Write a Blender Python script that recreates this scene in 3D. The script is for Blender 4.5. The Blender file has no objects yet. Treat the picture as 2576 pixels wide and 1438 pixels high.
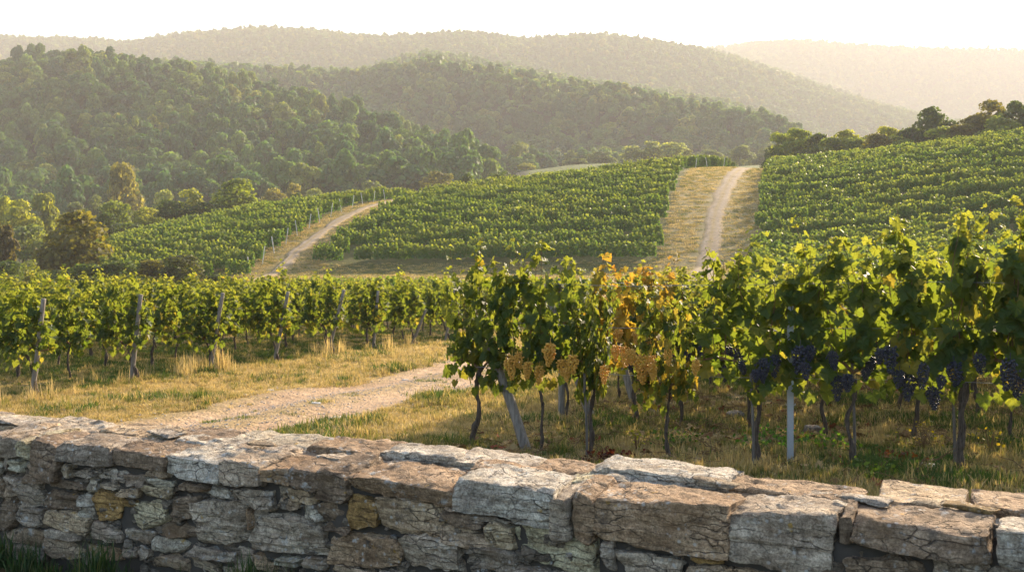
import bpy, math, random
import numpy as np
from mathutils import Vector

# ------------------------------------------------------------------ camera, sky, sun, exposure
SC = bpy.context.scene
COL = SC.collection
F, CX, HY, CAMZ = 2600.0, 1288.0, 560.0, 1.7      # focal length, image centre and horizon measured on a 2576 x 1438 view
SUN_EL, SUN_AZ = 21.0, 36.0

cam = bpy.data.cameras.new('camera')
camo = bpy.data.objects.new('camera', cam)
COL.objects.link(camo)
camo.location = (0, 0, CAMZ)
camo.rotation_euler = (math.radians(90), 0, 0)
cam.sensor_width = 36.0
cam.lens = 36.0 * F / 2576.0
cam.shift_y = -(719.0 - HY) / 2576.0
cam.clip_start, cam.clip_end = 0.1, 20000
cam.dof.use_dof = True
cam.dof.focus_distance = 10.5
cam.dof.aperture_fstop = 8.0
SC.camera = camo

world = bpy.data.worlds.new('World')
SC.world = world
world.use_nodes = True
wn, wl = world.node_tree.nodes, world.node_tree.links
wn.clear()
sky = wn.new('ShaderNodeTexSky')
sky.sky_type = 'NISHITA'
sky.sun_disc = False
sky.sun_elevation = math.radians(SUN_EL)
sky.sun_rotation = math.radians(SUN_AZ)
sky.altitude = 100
sky.air_density = 1.0
sky.dust_density = 2.5
sky.ozone_density = 1.0
bg = wn.new('ShaderNodeBackground')
bg.inputs['Strength'].default_value = 0.13
wo = wn.new('ShaderNodeOutputWorld')
wl.new(sky.outputs[0], bg.inputs[0])
wl.new(bg.outputs[0], wo.inputs[0])

sun = bpy.data.lights.new('sun', 'SUN')
sun.energy = 5.0
sun.angle = math.radians(0.6)
sun.color = (1.0, 0.80, 0.56)
suno = bpy.data.objects.new('sun', sun)
COL.objects.link(suno)
a, e = math.radians(SUN_AZ), math.radians(SUN_EL)
SUNV = Vector((math.sin(a) * math.cos(e), math.cos(a) * math.cos(e), math.sin(e)))
suno.rotation_euler = SUNV.to_track_quat('Z', 'Y').to_euler()
suno.location = (30, 40, 60)

SC.view_settings.view_transform = 'Standard'
SC.view_settings.look = 'None'
SC.view_settings.exposure = 1.78
SC.view_settings.gamma = 1.0
SC.render.engine = 'CYCLES'
SC.cycles.use_denoising = True
SC.cycles.max_bounces = 6
SC.cycles.diffuse_bounces = 3
SC.cycles.glossy_bounces = 2
SC.cycles.transmission_bounces = 4
SC.cycles.transparent_max_bounces = 4
SC.cycles.volume_bounces = 1
HAZE_DENSITY = 0.00034

# ------------------------------------------------------------------ numeric helpers
rng = np.random.default_rng(7)
random.seed(7)


def hash01(ix, iy, iz, seed):
    h = (ix.astype(np.int64) * 374761393 + iy.astype(np.int64) * 668265263 + iz.astype(np.int64) * 2147483647 + seed * 974711) & 0xFFFFFFFF
    h = ((h ^ (h >> 13)) * 1274126177) & 0xFFFFFFFF
    h = ((h ^ (h >> 16)) * 2246822519) & 0xFFFFFFFF
    h = h ^ (h >> 15)
    return (h & 0xFFFFFF) / float(0xFFFFFF)


def vnoise(p, freq=1.0, seed=0):
    """value noise in -1..1 at points p (n,3)"""
    q = np.asarray(p, float) * freq
    i = np.floor(q)
    f = q - i
    f = f * f * (3 - 2 * f)
    i = i.astype(np.int64)
    r = 0
    for dx in (0, 1):
        for dy in (0, 1):
            for dz in (0, 1):
                w = (f[:, 0] if dx else 1 - f[:, 0]) * (f[:, 1] if dy else 1 - f[:, 1]) * (f[:, 2] if dz else 1 - f[:, 2])
                r = r + w * hash01(i[:, 0] + dx, i[:, 1] + dy, i[:, 2] + dz, seed)
    return r * 2 - 1


def fbm(p, freq=1.0, seed=0, octs=4):
    r, amp = 0, 1.0
    for k in range(octs):
        r = r + amp * vnoise(p, freq * 2 ** k, seed + k * 17)
        amp *= 0.5
    return r


def n2(X, Y, freq, seed=0, octs=3):
    X, Y = np.broadcast_arrays(np.asarray(X, float), np.asarray(Y, float))
    p = np.stack([X.ravel(), Y.ravel(), np.zeros(X.size)], 1)
    return fbm(p, freq, seed, octs).reshape(X.shape)


def unit(v):
    return v / np.maximum(np.linalg.norm(v, axis=-1, keepdims=True), 1e-9)


def build_mesh(name, verts, tris=None, quads=None, mat=None, smooth=True, attrs=None):
    me = bpy.data.meshes.new(name)
    verts = np.asarray(verts, np.float32).reshape(-1, 3)
    tris = np.zeros((0, 3), np.int32) if tris is None else np.asarray(tris, np.int32).reshape(-1, 3)
    quads = np.zeros((0, 4), np.int32) if quads is None else np.asarray(quads, np.int32).reshape(-1, 4)
    nt, nq = len(tris), len(quads)
    me.vertices.add(len(verts))
    me.vertices.foreach_set('co', verts.ravel())
    me.loops.add(nt * 3 + nq * 4)
    me.loops.foreach_set('vertex_index', np.concatenate([tris.ravel(), quads.ravel()]).astype(np.int32))
    me.polygons.add(nt + nq)
    me.polygons.foreach_set('loop_start', np.concatenate([np.arange(nt) * 3, nt * 3 + np.arange(nq) * 4]).astype(np.int32))
    me.update(calc_edges=True)
    me.polygons.foreach_set('use_smooth', np.full(nt + nq, smooth))
    for k, v in (attrs or {}).items():
        v = np.asarray(v, np.float32)
        if v.ndim == 1:
            at = me.attributes.new(k, 'FLOAT', 'POINT')
            at.data.foreach_set('value', v)
        else:
            at = me.attributes.new(k, 'FLOAT_COLOR', 'POINT')
            if v.shape[1] == 3:
                v = np.concatenate([v, np.ones((len(v), 1), np.float32)], 1)
            at.data.foreach_set('color', v.ravel())
    if mat:
        me.materials.append(mat)
    return me


class Geo:
    """collects pieces of one mesh"""
    def __init__(self):
        self.v, self.t, self.q, self.n = [], [], [], 0

    def add(self, v, t=None, q=None):
        v = np.asarray(v, float)
        self.v.append(v)
        if t is not None and len(t):
            self.t.append(np.asarray(t) + self.n)
        if q is not None and len(q):
            self.q.append(np.asarray(q) + self.n)
        self.n += len(v)

    def mesh(self, name, mat=None, smooth=True, attrs=None):
        return build_mesh(name, np.concatenate(self.v), np.concatenate(self.t) if self.t else None,
                          np.concatenate(self.q) if self.q else None, mat, smooth, attrs)


def tube(pts, rad, n=7, seed=0, rough=0.0, cap=True):
    pts = np.asarray(pts, float)
    rad = np.broadcast_to(np.asarray(rad, float), (len(pts),))
    tan = unit(np.gradient(pts, axis=0))
    ref = np.array([1.0, 0.13, 0.0]) if abs(tan[0][2]) > 0.7 else np.array([0, 0.1, 1.0])
    a1 = unit(np.cross(tan, ref))
    a2 = np.cross(tan, a1)
    th = np.linspace(0, 2 * np.pi, n, endpoint=False)
    ring = a1[:, None] * np.cos(th)[None, :, None] + a2[:, None] * np.sin(th)[None, :, None]
    v = pts[:, None] + ring * rad[:, None, None]
    v = v.reshape(-1, 3)
    if rough:
        base = np.repeat(pts, n, 0)
        v = base + (v - base) * (1 + rough * vnoise(v * np.array([1, 1, .35]), 1.3 / max(rad.max(), 1e-3), seed)[:, None])
    m = len(pts)
    i, j = np.meshgrid(np.arange(m - 1), np.arange(n), indexing='ij')
    q = np.stack([i * n + j, i * n + (j + 1) % n, (i + 1) * n + (j + 1) % n, (i + 1) * n + j], -1).reshape(-1, 4)
    t = None
    if cap:
        v = np.concatenate([v, pts[:1], pts[-1:]])
        k = np.arange(n)
        t = np.concatenate([np.stack([(k + 1) % n, k, np.full(n, m * n)], 1),
                            np.stack([(m - 1) * n + k, (m - 1) * n + (k + 1) % n, np.full(n, m * n + 1)], 1)])
    return v, t, q


def link(name, me, parent=None, color=None):
    o = bpy.data.objects.new(name, me)
    COL.objects.link(o)
    if parent is not None:
        o.parent = parent
    if color is not None:
        o.color = (*color, 1.0) if len(color) == 3 else color
    return o


def tag(o, label=None, cat=None, group=None, kind=None):
    for k, v in (('label', label), ('category', cat), ('group', group), ('kind', kind)):
        if v:
            o[k] = v
    return o


def thing(name, loc, label, cat, group=None, rz=0.0):
    o = bpy.data.objects.new(name, None)
    o.empty_display_size = 0.3
    COL.objects.link(o)
    o.location = loc
    o.rotation_euler = (0, 0, rz)
    return tag(o, label, cat, group)


# ------------------------------------------------------------------ materials
class NT:
    def __init__(self, name):
        self.m = bpy.data.materials.new(name)
        self.m.use_nodes = True
        self.t = self.m.node_tree
        self.t.nodes.clear()
        self.out = self.t.nodes.new('ShaderNodeOutputMaterial')

    def n(self, kind, props=None, **ins):
        nd = self.t.nodes.new(kind)
        for k, v in (props or {}).items():
            setattr(nd, k, v)
        for k, v in ins.items():
            self.set(nd.inputs[k.replace('_', ' ')] if not k.startswith('i') or not k[1:].isdigit() else nd.inputs[int(k[1:])], v)
        return nd

    def set(self, sock, v):
        if hasattr(v, 'is_output'):
            self.t.links.new(v, sock)
        elif isinstance(v, (tuple, list)) and len(v) == 3 and sock.type == 'RGBA':
            sock.default_value = (*v, 1)
        else:
            sock.default_value = v

    def pos(self):
        return self.n('ShaderNodeNewGeometry').outputs['Position']

    def obj(self):
        return self.n('ShaderNodeTexCoord').outputs['Object']

    def noise(self, vec, scale, detail=4.0, rough=0.55):
        nd = self.n('ShaderNodeTexNoise', Scale=scale, Detail=detail, Roughness=rough)
        self.t.links.new(vec, nd.inputs['Vector'])
        return nd.outputs['Fac']

    def ramp(self, fac, stops):
        nd = self.n('ShaderNodeValToRGB')
        cr = nd.color_ramp
        while len(cr.elements) < len(stops):
            cr.elements.new(0.5)
        for el, (p, c) in zip(cr.elements, stops):
            el.position = p
            el.color = (*c, 1) if len(c) == 3 else c
        self.t.links.new(fac, nd.inputs[0])
        return nd.outputs['Color']

    def mix(self, fac, c1, c2, blend='MIX'):
        nd = self.n('ShaderNodeMix', {'data_type': 'RGBA', 'blend_type': blend})
        self.set(nd.inputs['Factor'], fac)
        self.set([s for s in nd.inputs if s.name == 'A' and s.type == 'RGBA'][0], c1)
        self.set([s for s in nd.inputs if s.name == 'B' and s.type == 'RGBA'][0], c2)
        return [s for s in nd.outputs if s.type == 'RGBA'][0]

    def math(self, op, a, b=0.0, c=None):
        nd = self.n('ShaderNodeMath', {'operation': op})
        self.set(nd.inputs[0], a)
        self.set(nd.inputs[1], b)
        if c is not None:
            self.set(nd.inputs[2], c)
        return nd.outputs[0]

    def rng(self, v, a, b, c=0.0, d=1.0):
        nd = self.n('ShaderNodeMapRange', i1=a, i2=b, i3=c, i4=d)
        self.set(nd.inputs[0], v)
        return nd.outputs[0]

    def attr(self, name):
        nd = self.n('ShaderNodeAttribute', {'attribute_name': name})
        return nd

    def bump(self, h, strength=0.5, dist=0.02):
        return self.n('ShaderNodeBump', Height=h, Strength=strength, Distance=dist).outputs[0]

    def principled(self, color, rough=0.8, spec=0.3, normal=None, metal=0.0):
        nd = self.n('ShaderNodeBsdfPrincipled')
        self.set(nd.inputs['Base Color'], color)
        self.set(nd.inputs['Roughness'], rough)
        self.set(nd.inputs['Specular IOR Level'], spec)
        self.set(nd.inputs['Metallic'], metal)
        if normal is not None:
            self.set(nd.inputs['Normal'], normal)
        return nd.outputs[0]

    def leafy(self, color, tcolor, fac, rough=0.5, spec=0.35):
        p = self.principled(color, rough, spec)
        tr = self.n('ShaderNodeBsdfTranslucent', Color=tcolor).outputs[0]
        mx = self.n('ShaderNodeMixShader')
        mx.inputs[0].default_value = fac
        self.t.links.new(p, mx.inputs[1])
        self.t.links.new(tr, mx.inputs[2])
        return mx.outputs[0]

    def done(self, shader):
        self.t.links.new(shader, self.out.inputs['Surface'])
        return self.m


def mat_vine_leaf():
    k = NT('vine_leaf')
    tint = k.attr('tint').outputs['Fac']
    yel = k.attr('yel').outputs['Fac']
    oi = k.n('ShaderNodeObjectInfo')
    oc = k.n('ShaderNodeSeparateColor')
    k.t.links.new(oi.outputs['Color'], oc.inputs[0])
    y = k.math('ADD', yel, oc.outputs[0])
    nz = k.noise(k.pos(), 30.0, 3)
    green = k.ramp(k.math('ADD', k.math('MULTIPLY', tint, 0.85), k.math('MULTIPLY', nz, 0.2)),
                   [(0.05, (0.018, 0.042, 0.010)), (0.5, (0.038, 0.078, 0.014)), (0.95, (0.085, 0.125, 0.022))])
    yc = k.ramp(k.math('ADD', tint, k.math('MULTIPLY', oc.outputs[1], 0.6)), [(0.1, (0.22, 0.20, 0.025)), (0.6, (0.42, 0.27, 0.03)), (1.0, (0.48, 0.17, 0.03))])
    yf = k.rng(y, 0.62, 0.95)
    col = k.mix(yf, green, yc)
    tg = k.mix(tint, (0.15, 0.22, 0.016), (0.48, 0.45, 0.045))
    tcol = k.mix(yf, tg, k.mix(0.5, yc, (0.65, 0.42, 0.04)))
    return k.done(k.leafy(col, tcol, 0.52, 0.55, 0.3))


def mat_foliage():
    k = NT('tree_foliage')
    tint = k.attr('tint').outputs['Fac']
    oi = k.n('ShaderNodeObjectInfo')
    base = oi.outputs['Color']
    f = k.math('ADD', k.math('MULTIPLY', tint, 1.1), k.math('MULTIPLY', oi.outputs['Random'], 0.3))
    bright = k.mix(1.0, base, k.ramp(f, [(0.1, (0.5, 0.56, 0.6)), (0.7, (1.0, 1.0, 1.0)), (1.2, (1.65, 1.5, 1.0))]), 'MULTIPLY')
    tcol = k.mix(1.0, bright, (2.8, 2.6, 0.9), 'MULTIPLY')
    return k.done(k.leafy(bright, tcol, 0.45, 0.6, 0.2))


def mat_forest():
    k = NT('forest_foliage')
    tint = k.attr('tint').outputs['Fac']
    oi = k.n('ShaderNodeObjectInfo')
    pn = k.noise(k.pos(), 0.012, 3)
    r = oi.outputs['Random']
    col = k.ramp(k.math('ADD', k.math('MULTIPLY', r, 0.75), k.math('MULTIPLY', pn, 0.3)),
                 [(0.1, (0.032, 0.078, 0.040)), (0.45, (0.055, 0.115, 0.042)), (0.75, (0.095, 0.155, 0.044)), (1.0, (0.19, 0.19, 0.05))])
    col = k.mix(1.0, col, k.ramp(tint, [(0.0, (0.55, 0.6, 0.65)), (1.0, (1.6, 1.5, 1.1))]), 'MULTIPLY')
    tcol = k.mix(1.0, col, (2.4, 2.4, 1.0), 'MULTIPLY')
    return k.done(k.leafy(col, tcol, 0.3, 0.65, 0.15))


def mat_field_vine():
    k = NT('field_vine_leaf')
    tint = k.attr('tint').outputs['Fac']
    oi = k.n('ShaderNodeObjectInfo')
    pn = k.noise(k.pos(), 0.06, 3)
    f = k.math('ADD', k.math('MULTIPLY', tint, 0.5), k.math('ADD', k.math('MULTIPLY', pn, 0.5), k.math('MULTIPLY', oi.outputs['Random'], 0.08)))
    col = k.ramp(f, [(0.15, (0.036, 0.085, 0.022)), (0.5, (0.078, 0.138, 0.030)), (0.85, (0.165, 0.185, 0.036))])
    tcol = k.mix(1.0, col, (2.6, 2.5, 0.9), 'MULTIPLY')
    return k.done(k.leafy(col, tcol, 0.38, 0.55, 0.2))


def mat_grass():
    k = NT('grass_blade')
    tint = k.attr('tint').outputs['Fac']
    oi = k.n('ShaderNodeObjectInfo')
    p = k.pos()
    n1 = k.noise(p, 0.55, 4, 0.6)
    n3 = k.noise(p, 2.4, 3, 0.6)
    f = k.math('ADD', k.math('ADD', k.math('MULTIPLY', n1, 0.75), k.math('MULTIPLY', n3, 0.35)),
               k.math('MULTIPLY', k.math('SUBTRACT', oi.outputs['Random'], 0.5), 0.22))
    f = k.math('ADD', f, k.math('MULTIPLY', k.attr('dry').outputs['Fac'], 0.22))
    col = k.ramp(f, [(0.38, (0.06, 0.11, 0.018)), (0.47, (0.18, 0.18, 0.04)), (0.57, (0.41, 0.315, 0.13)), (0.78, (0.54, 0.42, 0.21))])
    col = k.mix(1.0, col, k.ramp(tint, [(0, (0.65, 0.65, 0.65)), (1, (1.15, 1.12, 1.05))]), 'MULTIPLY')
    return k.done(k.leafy(col, k.mix(1.0, col, (1.35, 1.3, 0.9), 'MULTIPLY'), 0.4, 0.6, 0.25))


def mat_wallgrass():
    k = NT('lush_grass_blade')
    tint = k.attr('tint').outputs['Fac']
    col = k.ramp(tint, [(0, (0.020, 0.045, 0.014)), (0.75, (0.05, 0.095, 0.02)), (1, (0.16, 0.14, 0.05))])
    return k.done(k.leafy(col, k.mix(1.0, col, (1.5, 1.5, 0.8), 'MULTIPLY'), 0.35, 0.5, 0.3))


def mat_ground():
    k = NT('ground_cover')
    p = k.pos()
    base = k.attr('col').outputs['Color']
    n1 = k.noise(p, 0.7, 6, 0.65)
    n2_ = k.noise(p, 9.0, 5, 0.7)
    c = k.mix(1.0, base, k.ramp(n1, [(0.3, (0.62, 0.66, 0.62)), (0.7, (1.25, 1.2, 1.15))]), 'MULTIPLY')
    c = k.mix(1.0, c, k.ramp(n2_, [(0.3, (0.62, 0.6, 0.58)), (0.7, (1.3, 1.28, 1.2))]), 'MULTIPLY')
    return k.done(k.principled(c, 0.95, 0.1, k.bump(n2_, 0.8, 0.05)))


def mat_dirt(name, c1, c2, c3, scale=1.0):
    k = NT(name)
    p = k.pos()
    n1 = k.noise(p, 0.8 * scale, 6, 0.65)
    n2_ = k.noise(p, 7.0 * scale, 6, 0.7)
    vor = k.n('ShaderNodeTexVoronoi', {'feature': 'F1'}, Scale=24.0 * scale)
    k.t.links.new(p, vor.inputs['Vector'])
    c = k.ramp(n1, [(0.3, c1), (0.55, c2), (0.75, c3)])
    ac = k.math('ADD', k.attr('across').outputs['Fac'], k.math('MULTIPLY', k.math('SUBTRACT', k.noise(p, 3.0 * scale, 5, 0.7), 0.5), 0.9))
    straw = k.mix(n2_, (0.22, 0.165, 0.07), (0.36, 0.27, 0.13))
    c = k.mix(k.math('MULTIPLY', k.rng(ac, 0.58, 0.92), 0.9), c, straw)
    c = k.mix(k.math('MULTIPLY', k.rng(ac, 0.34, 0.05), 0.75), c, straw)
    c = k.mix(1.0, c, k.ramp(n2_, [(0.3, (0.68, 0.66, 0.64)), (0.7, (1.22, 1.2, 1.18))]), 'MULTIPLY')
    h = k.math('ADD', k.math('MULTIPLY', n2_, 1.0), k.math('MULTIPLY', vor.outputs['Distance'], -0.4))
    return k.done(k.principled(c, 0.95, 0.12, k.bump(h, 0.9, 0.04)))


def mat_stone():
    k = NT('sandstone')
    oi = k.n('ShaderNodeObjectInfo')
    ob = k.obj()
    off = k.n('ShaderNodeVectorMath', {'operation': 'SCALE'})
    k.t.links.new(oi.outputs['Location'], off.inputs[0])
    off.inputs['Scale'].default_value = 3.7
    ad = k.n('ShaderNodeVectorMath', {'operation': 'ADD'})
    k.t.links.new(ob, ad.inputs[0])
    k.t.links.new(off.outputs[0], ad.inputs[1])
    v = ad.outputs[0]
    st = k.n('ShaderNodeMapping')
    k.t.links.new(v, st.inputs['Vector'])
    st.inputs['Scale'].default_value = (1, 1, 4.5)
    n1 = k.noise(v, 5.0, 6, 0.65)
    n2_ = k.noise(v, 38.0, 8, 0.75)
    n3 = k.noise(st.outputs[0], 9.0, 5, 0.6)
    c = k.mix(1.0, oi.outputs['Color'], k.ramp(n1, [(0.28, (0.55, 0.50, 0.46)), (0.5, (1, 0.98, 0.95)), (0.72, (1.4, 1.38, 1.38))]), 'MULTIPLY')
    c = k.mix(1.0, c, k.ramp(n3, [(0.3, (0.72, 0.66, 0.60)), (0.65, (1.12, 1.12, 1.1))]), 'MULTIPLY')
    c = k.mix(1.0, c, k.ramp(n2_, [(0.36, (0.5, 0.48, 0.46)), (0.64, (1.35, 1.35, 1.35))]), 'MULTIPLY')
    sm = k.n('ShaderNodeMapping')
    k.t.links.new(v, sm.inputs['Vector'])
    sm.inputs['Scale'].default_value = (3, 3, 34)
    lay = k.noise(sm.outputs[0], 1.6, 5, 0.65)
    c = k.mix(1.0, c, k.ramp(lay, [(0.34, (0.70, 0.66, 0.62)), (0.5, (1, 1, 1)), (0.68, (1.16, 1.15, 1.12))]), 'MULTIPLY')
    n4 = k.noise(v, 130.0, 3, 0.7)
    c = k.mix(1.0, c, k.ramp(n4, [(0.36, (0.62, 0.60, 0.58)), (0.64, (1.28, 1.28, 1.27))]), 'MULTIPLY')
    dst = k.n('ShaderNodeVectorMath', {'operation': 'SCALE'})
    nv = k.n('ShaderNodeTexNoise', Scale=9.0, Detail=4.0)
    k.t.links.new(v, nv.inputs['Vector'])
    k.t.links.new(nv.outputs['Color'], dst.inputs[0])
    dst.inputs['Scale'].default_value = 0.22
    dv = k.n('ShaderNodeVectorMath', {'operation': 'ADD'})
    k.t.links.new(st.outputs[0], dv.inputs[0])
    k.t.links.new(dst.outputs[0], dv.inputs[1])
    vo = k.n('ShaderNodeTexVoronoi', {'feature': 'DISTANCE_TO_EDGE'}, Scale=5.5)
    k.t.links.new(dv.outputs[0], vo.inputs['Vector'])
    crk = k.math('MULTIPLY', k.rng(vo.outputs['Distance'], 0.035, 0.004), k.rng(n1, 0.42, 0.60))
    c = k.mix(k.math('MULTIPLY', crk, 0.6), c, (0.035, 0.03, 0.025))
    sp = k.n('ShaderNodeTexVoronoi', {'feature': 'F1'}, Scale=34.0)
    k.t.links.new(v, sp.inputs['Vector'])
    spot = k.math('MULTIPLY', k.rng(sp.outputs['Distance'], 0.30, 0.18), k.rng(k.noise(v, 6.0, 3, 0.6), 0.52, 0.60))
    c = k.mix(k.math('MULTIPLY', spot, 0.6), c, (0.50, 0.49, 0.45))
    # iron staining, pale and dark lichen, all with shapes of their own
    rust = k.rng(k.noise(v, 3.1, 4, 0.6), 0.56, 0.70)
    c = k.mix(k.math('MULTIPLY', rust, 0.32), c, (0.22, 0.125, 0.05))
    lw = k.rng(k.noise(v, 11.0, 5, 0.7), 0.60, 0.68)
    c = k.mix(k.math('MULTIPLY', lw, 0.65), c, (0.44, 0.44, 0.41))
    ld = k.rng(k.noise(v, 7.5, 6, 0.75), 0.58, 0.66)
    c = k.mix(k.math('MULTIPLY', ld, 0.6), c, (0.05, 0.046, 0.04))
    ly = k.rng(k.noise(v, 14.0, 3, 0.6), 0.70, 0.74)
    c = k.mix(k.math('MULTIPLY', ly, 0.75), c, (0.38, 0.22, 0.03))
    h = k.math('ADD', k.math('ADD', k.math('MULTIPLY', n2_, 0.6), k.math('MULTIPLY', lay, 0.7)), k.math('SUBTRACT', k.math('MULTIPLY', n4, 0.25), k.math('MULTIPLY', crk, 0.8)))
    return k.done(k.principled(c, 0.9, 0.25, k.bump(h, 1.0, 0.022)))


def mat_wood(name, c1, c2, sc=(60, 60, 4), bs=0.7, bd=0.012):
    k = NT(name)
    mp = k.n('ShaderNodeMapping')
    k.t.links.new(k.obj(), mp.inputs['Vector'])
    mp.inputs['Scale'].default_value = sc
    n1 = k.noise(mp.outputs[0], 1.0, 5, 0.7)
    n2_ = k.noise(k.pos(), 3.0, 3)
    c = k.mix(n2_, k.ramp(n1, [(0.3, c1), (0.7, c2)]), k.ramp(n1, [(0.3, [x * 0.7 for x in c1]), (0.7, [x * 1.1 for x in c2])]))
    return k.done(k.principled(c, 0.85, 0.2, k.bump(n1, bs, bd)))


def mat_grape(name, ca, cb, bloom, sss):
    k = NT(name)
    oi = k.n('ShaderNodeObjectInfo')
    n1 = k.noise(k.pos(), 40, 3)
    c = k.mix(k.math('ADD', k.math('MULTIPLY', k.attr('tint').outputs['Fac'], 0.7), k.math('MULTIPLY', oi.outputs['Random'], 0.3)), ca, cb)
    c = k.mix(k.rng(n1, 0.4, 0.7, 0.0, 0.5), c, bloom)
    p = k.principled(c, 0.30, 0.5)
    tr = k.n('ShaderNodeBsdfTranslucent', Color=cb).outputs[0]
    mx = k.n('ShaderNodeMixShader')
    mx.inputs[0].default_value = sss
    k.t.links.new(p, mx.inputs[1])
    k.t.links.new(tr, mx.inputs[2])
    return k.done(mx.outputs[0])


def mat_flat(name, c, rough=0.8, spec=0.3, metal=0.0, nscale=20.0, var=0.3):
    k = NT(name)
    n1 = k.noise(k.obj(), nscale, 5, 0.65)
    cc = k.mix(n1, [x * (1 - var) for x in c], [min(1, x * (1 + var)) for x in c])
    return k.done(k.principled(cc, rough, spec, k.bump(n1, 0.3, 0.01), metal))


M_LEAF, M_FOL, M_FOR, M_FVINE = mat_vine_leaf(), mat_foliage(), mat_forest(), mat_field_vine()
M_GRASS, M_LUSH, M_GROUND, M_STONE = mat_grass(), mat_wallgrass(), mat_ground(), mat_stone()
M_DIRT = mat_dirt('track_soil', (0.30, 0.205, 0.125), (0.42, 0.30, 0.19), (0.50, 0.37, 0.25))
M_GRAVEL = mat_dirt('pale_gravel', (0.24, 0.185, 0.12), (0.32, 0.255, 0.18), (0.39, 0.32, 0.24), 0.4)
M_BARK = mat_wood('vine_bark', (0.022, 0.016, 0.012), (0.15, 0.115, 0.085), (70, 70, 9), 1.0, 0.03)
M_CANE = mat_wood('vine_cane', (0.10, 0.055, 0.025), (0.22, 0.13, 0.06), (60, 60, 10))
M_TREEBARK = mat_wood('tree_bark', (0.05, 0.04, 0.03), (0.15, 0.125, 0.10), (4, 4, 0.6))
M_POST = mat_wood('weathered_wood', (0.12, 0.10, 0.08), (0.27, 0.24, 0.20))
M_STAKE = mat_wood('dark_stake_wood', (0.07, 0.058, 0.045), (0.19, 0.165, 0.135))
M_STEEL = mat_flat('galvanised_steel', (0.36, 0.39, 0.42), 0.45, 0.5, 0.6, 60, 0.2)
M_WIRE = mat_flat('wire_steel', (0.25, 0.25, 0.25), 0.5, 0.5, 0.6)
M_GOLD = mat_grape('golden_grape', (0.52, 0.27, 0.035), (0.78, 0.47, 0.075), (0.70, 0.47, 0.13), 0.4)
M_BLUE = mat_grape('blue_grape', (0.010, 0.010, 0.016), (0.020, 0.020, 0.036), (0.050, 0.055, 0.072), 0.03)
M_CORE = mat_flat('wall_earth', (0.06, 0.05, 0.04), 1.0, 0.05)
M_PEB = mat_flat('pebble_stone', (0.42, 0.36, 0.30), 0.9, 0.2, 0, 8, 0.4)
M_PALE = mat_flat('pale_limestone', (0.56, 0.52, 0.46), 0.85, 0.25, 0, 25, 0.25)

# ------------------------------------------------------------------ terrain: profiles along the view's azimuths
GU, GV = np.array([0.36, 0.933]), np.array([0.933, -0.36])      # grid of the near vineyard: across the rows, along the rows


def uv(u, v):
    return u * GU[0] + v * GV[0], u * GU[1] + v * GV[1]


def near_plane(D):
    return -0.05385 * D


def zy(y, D):
    return CAMZ + (HY - y) * D / F


def tab(*pairs):
    a_ = np.array(pairs, float)
    return a_[:, 0], a_[:, 1]


T_K1Y = tab((-900, 740), (0, 735), (250, 722), (500, 700), (700, 690), (1300, 690), (1650, 684), (1760, 674), (1900, 655), (2200, 640), (2576, 630), (3400, 600))
T_K2D = tab((-900, 150), (0, 150), (270, 142), (650, 165), (1190, 190), (1700, 210), (1930, 215), (2200, 196), (2576, 176), (3400, 170))
T_K2Y = tab((-900, 705), (0, 690), (200, 655), (270, 628), (400, 598), (650, 541), (900, 511), (1190, 487), (1400, 461), (1700, 428), (1830, 426),
            (1930, 432), (2000, 428), (2200, 408), (2400, 384), (2576, 366), (3400, 280))
T_K3Y = tab((-900, 610), (0, 600), (300, 575), (650, 560), (900, 535), (1190, 510), (1400, 482), (1700, 450), (1930, 455), (2200, 430), (2576, 395), (3400, 320))
T_K4D = tab((-900, 700), (0, 640), (600, 580), (1000, 510), (1240, 440), (1400, 430), (3400, 430))
T_K4Y = tab((-900, 260), (0, 172), (60, 152), (200, 145), (330, 160), (500, 190), (700, 235), (850, 275), (1000, 320), (1100, 352), (1180, 388), (1240, 425),
            (1320, 412), (1450, 396), (1560, 396), (1700, 402), (1930, 402), (2200, 395), (2576, 360), (3400, 300))
T_K4T = tab((-900, 11), (1200, 11), (1300, 3), (3400, 3))        # height of the trees standing on that crest
T_K5D = tab((-900, 1000), (0, 950), (900, 850), (1400, 760), (1900, 660), (2100, 620), (3400, 650))
T_K5Y = tab((-900, 200), (0, 172), (300, 168), (500, 170), (700, 178), (900, 180), (1000, 158), (1080, 141), (1200, 163), (1400, 200), (1500, 214), (1700, 240), (1850, 272),
            (1950, 300), (2010, 332), (2080, 395), (2200, 400), (2576, 380), (3400, 350))
T_K6Y = tab((-900, 112), (-100, 98), (0, 100), (130, 104), (280, 112), (300, 119), (340, 111), (440, 95), (560, 85), (640, 76), (750, 80), (900, 98), (1000, 101), (1180, 89),
            (1250, 98), (1330, 107), (1400, 100), (1460, 95), (1560, 96), (1640, 110), (1700, 121), (1760, 129), (1830, 148), (1900, 170), (2000, 202), (2100, 236), (2200, 266),
            (2350, 302), (2576, 345), (3400, 420))
T_K7Y = tab((-900, 230), (1500, 220), (1700, 150), (1800, 133), (1900, 118), (2010, 110), (2100, 116), (2200, 124), (2300, 128), (2400, 131), (2500, 130), (2576, 136), (3400, 160))


def lut(T, px):
    return np.interp(px, T[0], T[1])


def smooth_lut(T, px):
    w = 14.0
    return (lut(T, px - 2 * w) + 2 * lut(T, px - w) + 3 * lut(T, px) + 2 * lut(T, px + w) + lut(T, px + 2 * w)) / 9.0


def wall_side(X, D):
    """distance behind (positive) the front face line of the stone wall"""
    return (X - WA[0]) * WN[0] + (D - WA[1]) * WN[1]


WA, WB = np.array([-2.74, 5.53]), np.array([1.58, 3.40])
WT = (WB - WA) / np.linalg.norm(WB - WA)
WN = np.array([-WT[1], WT[0]])


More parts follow.
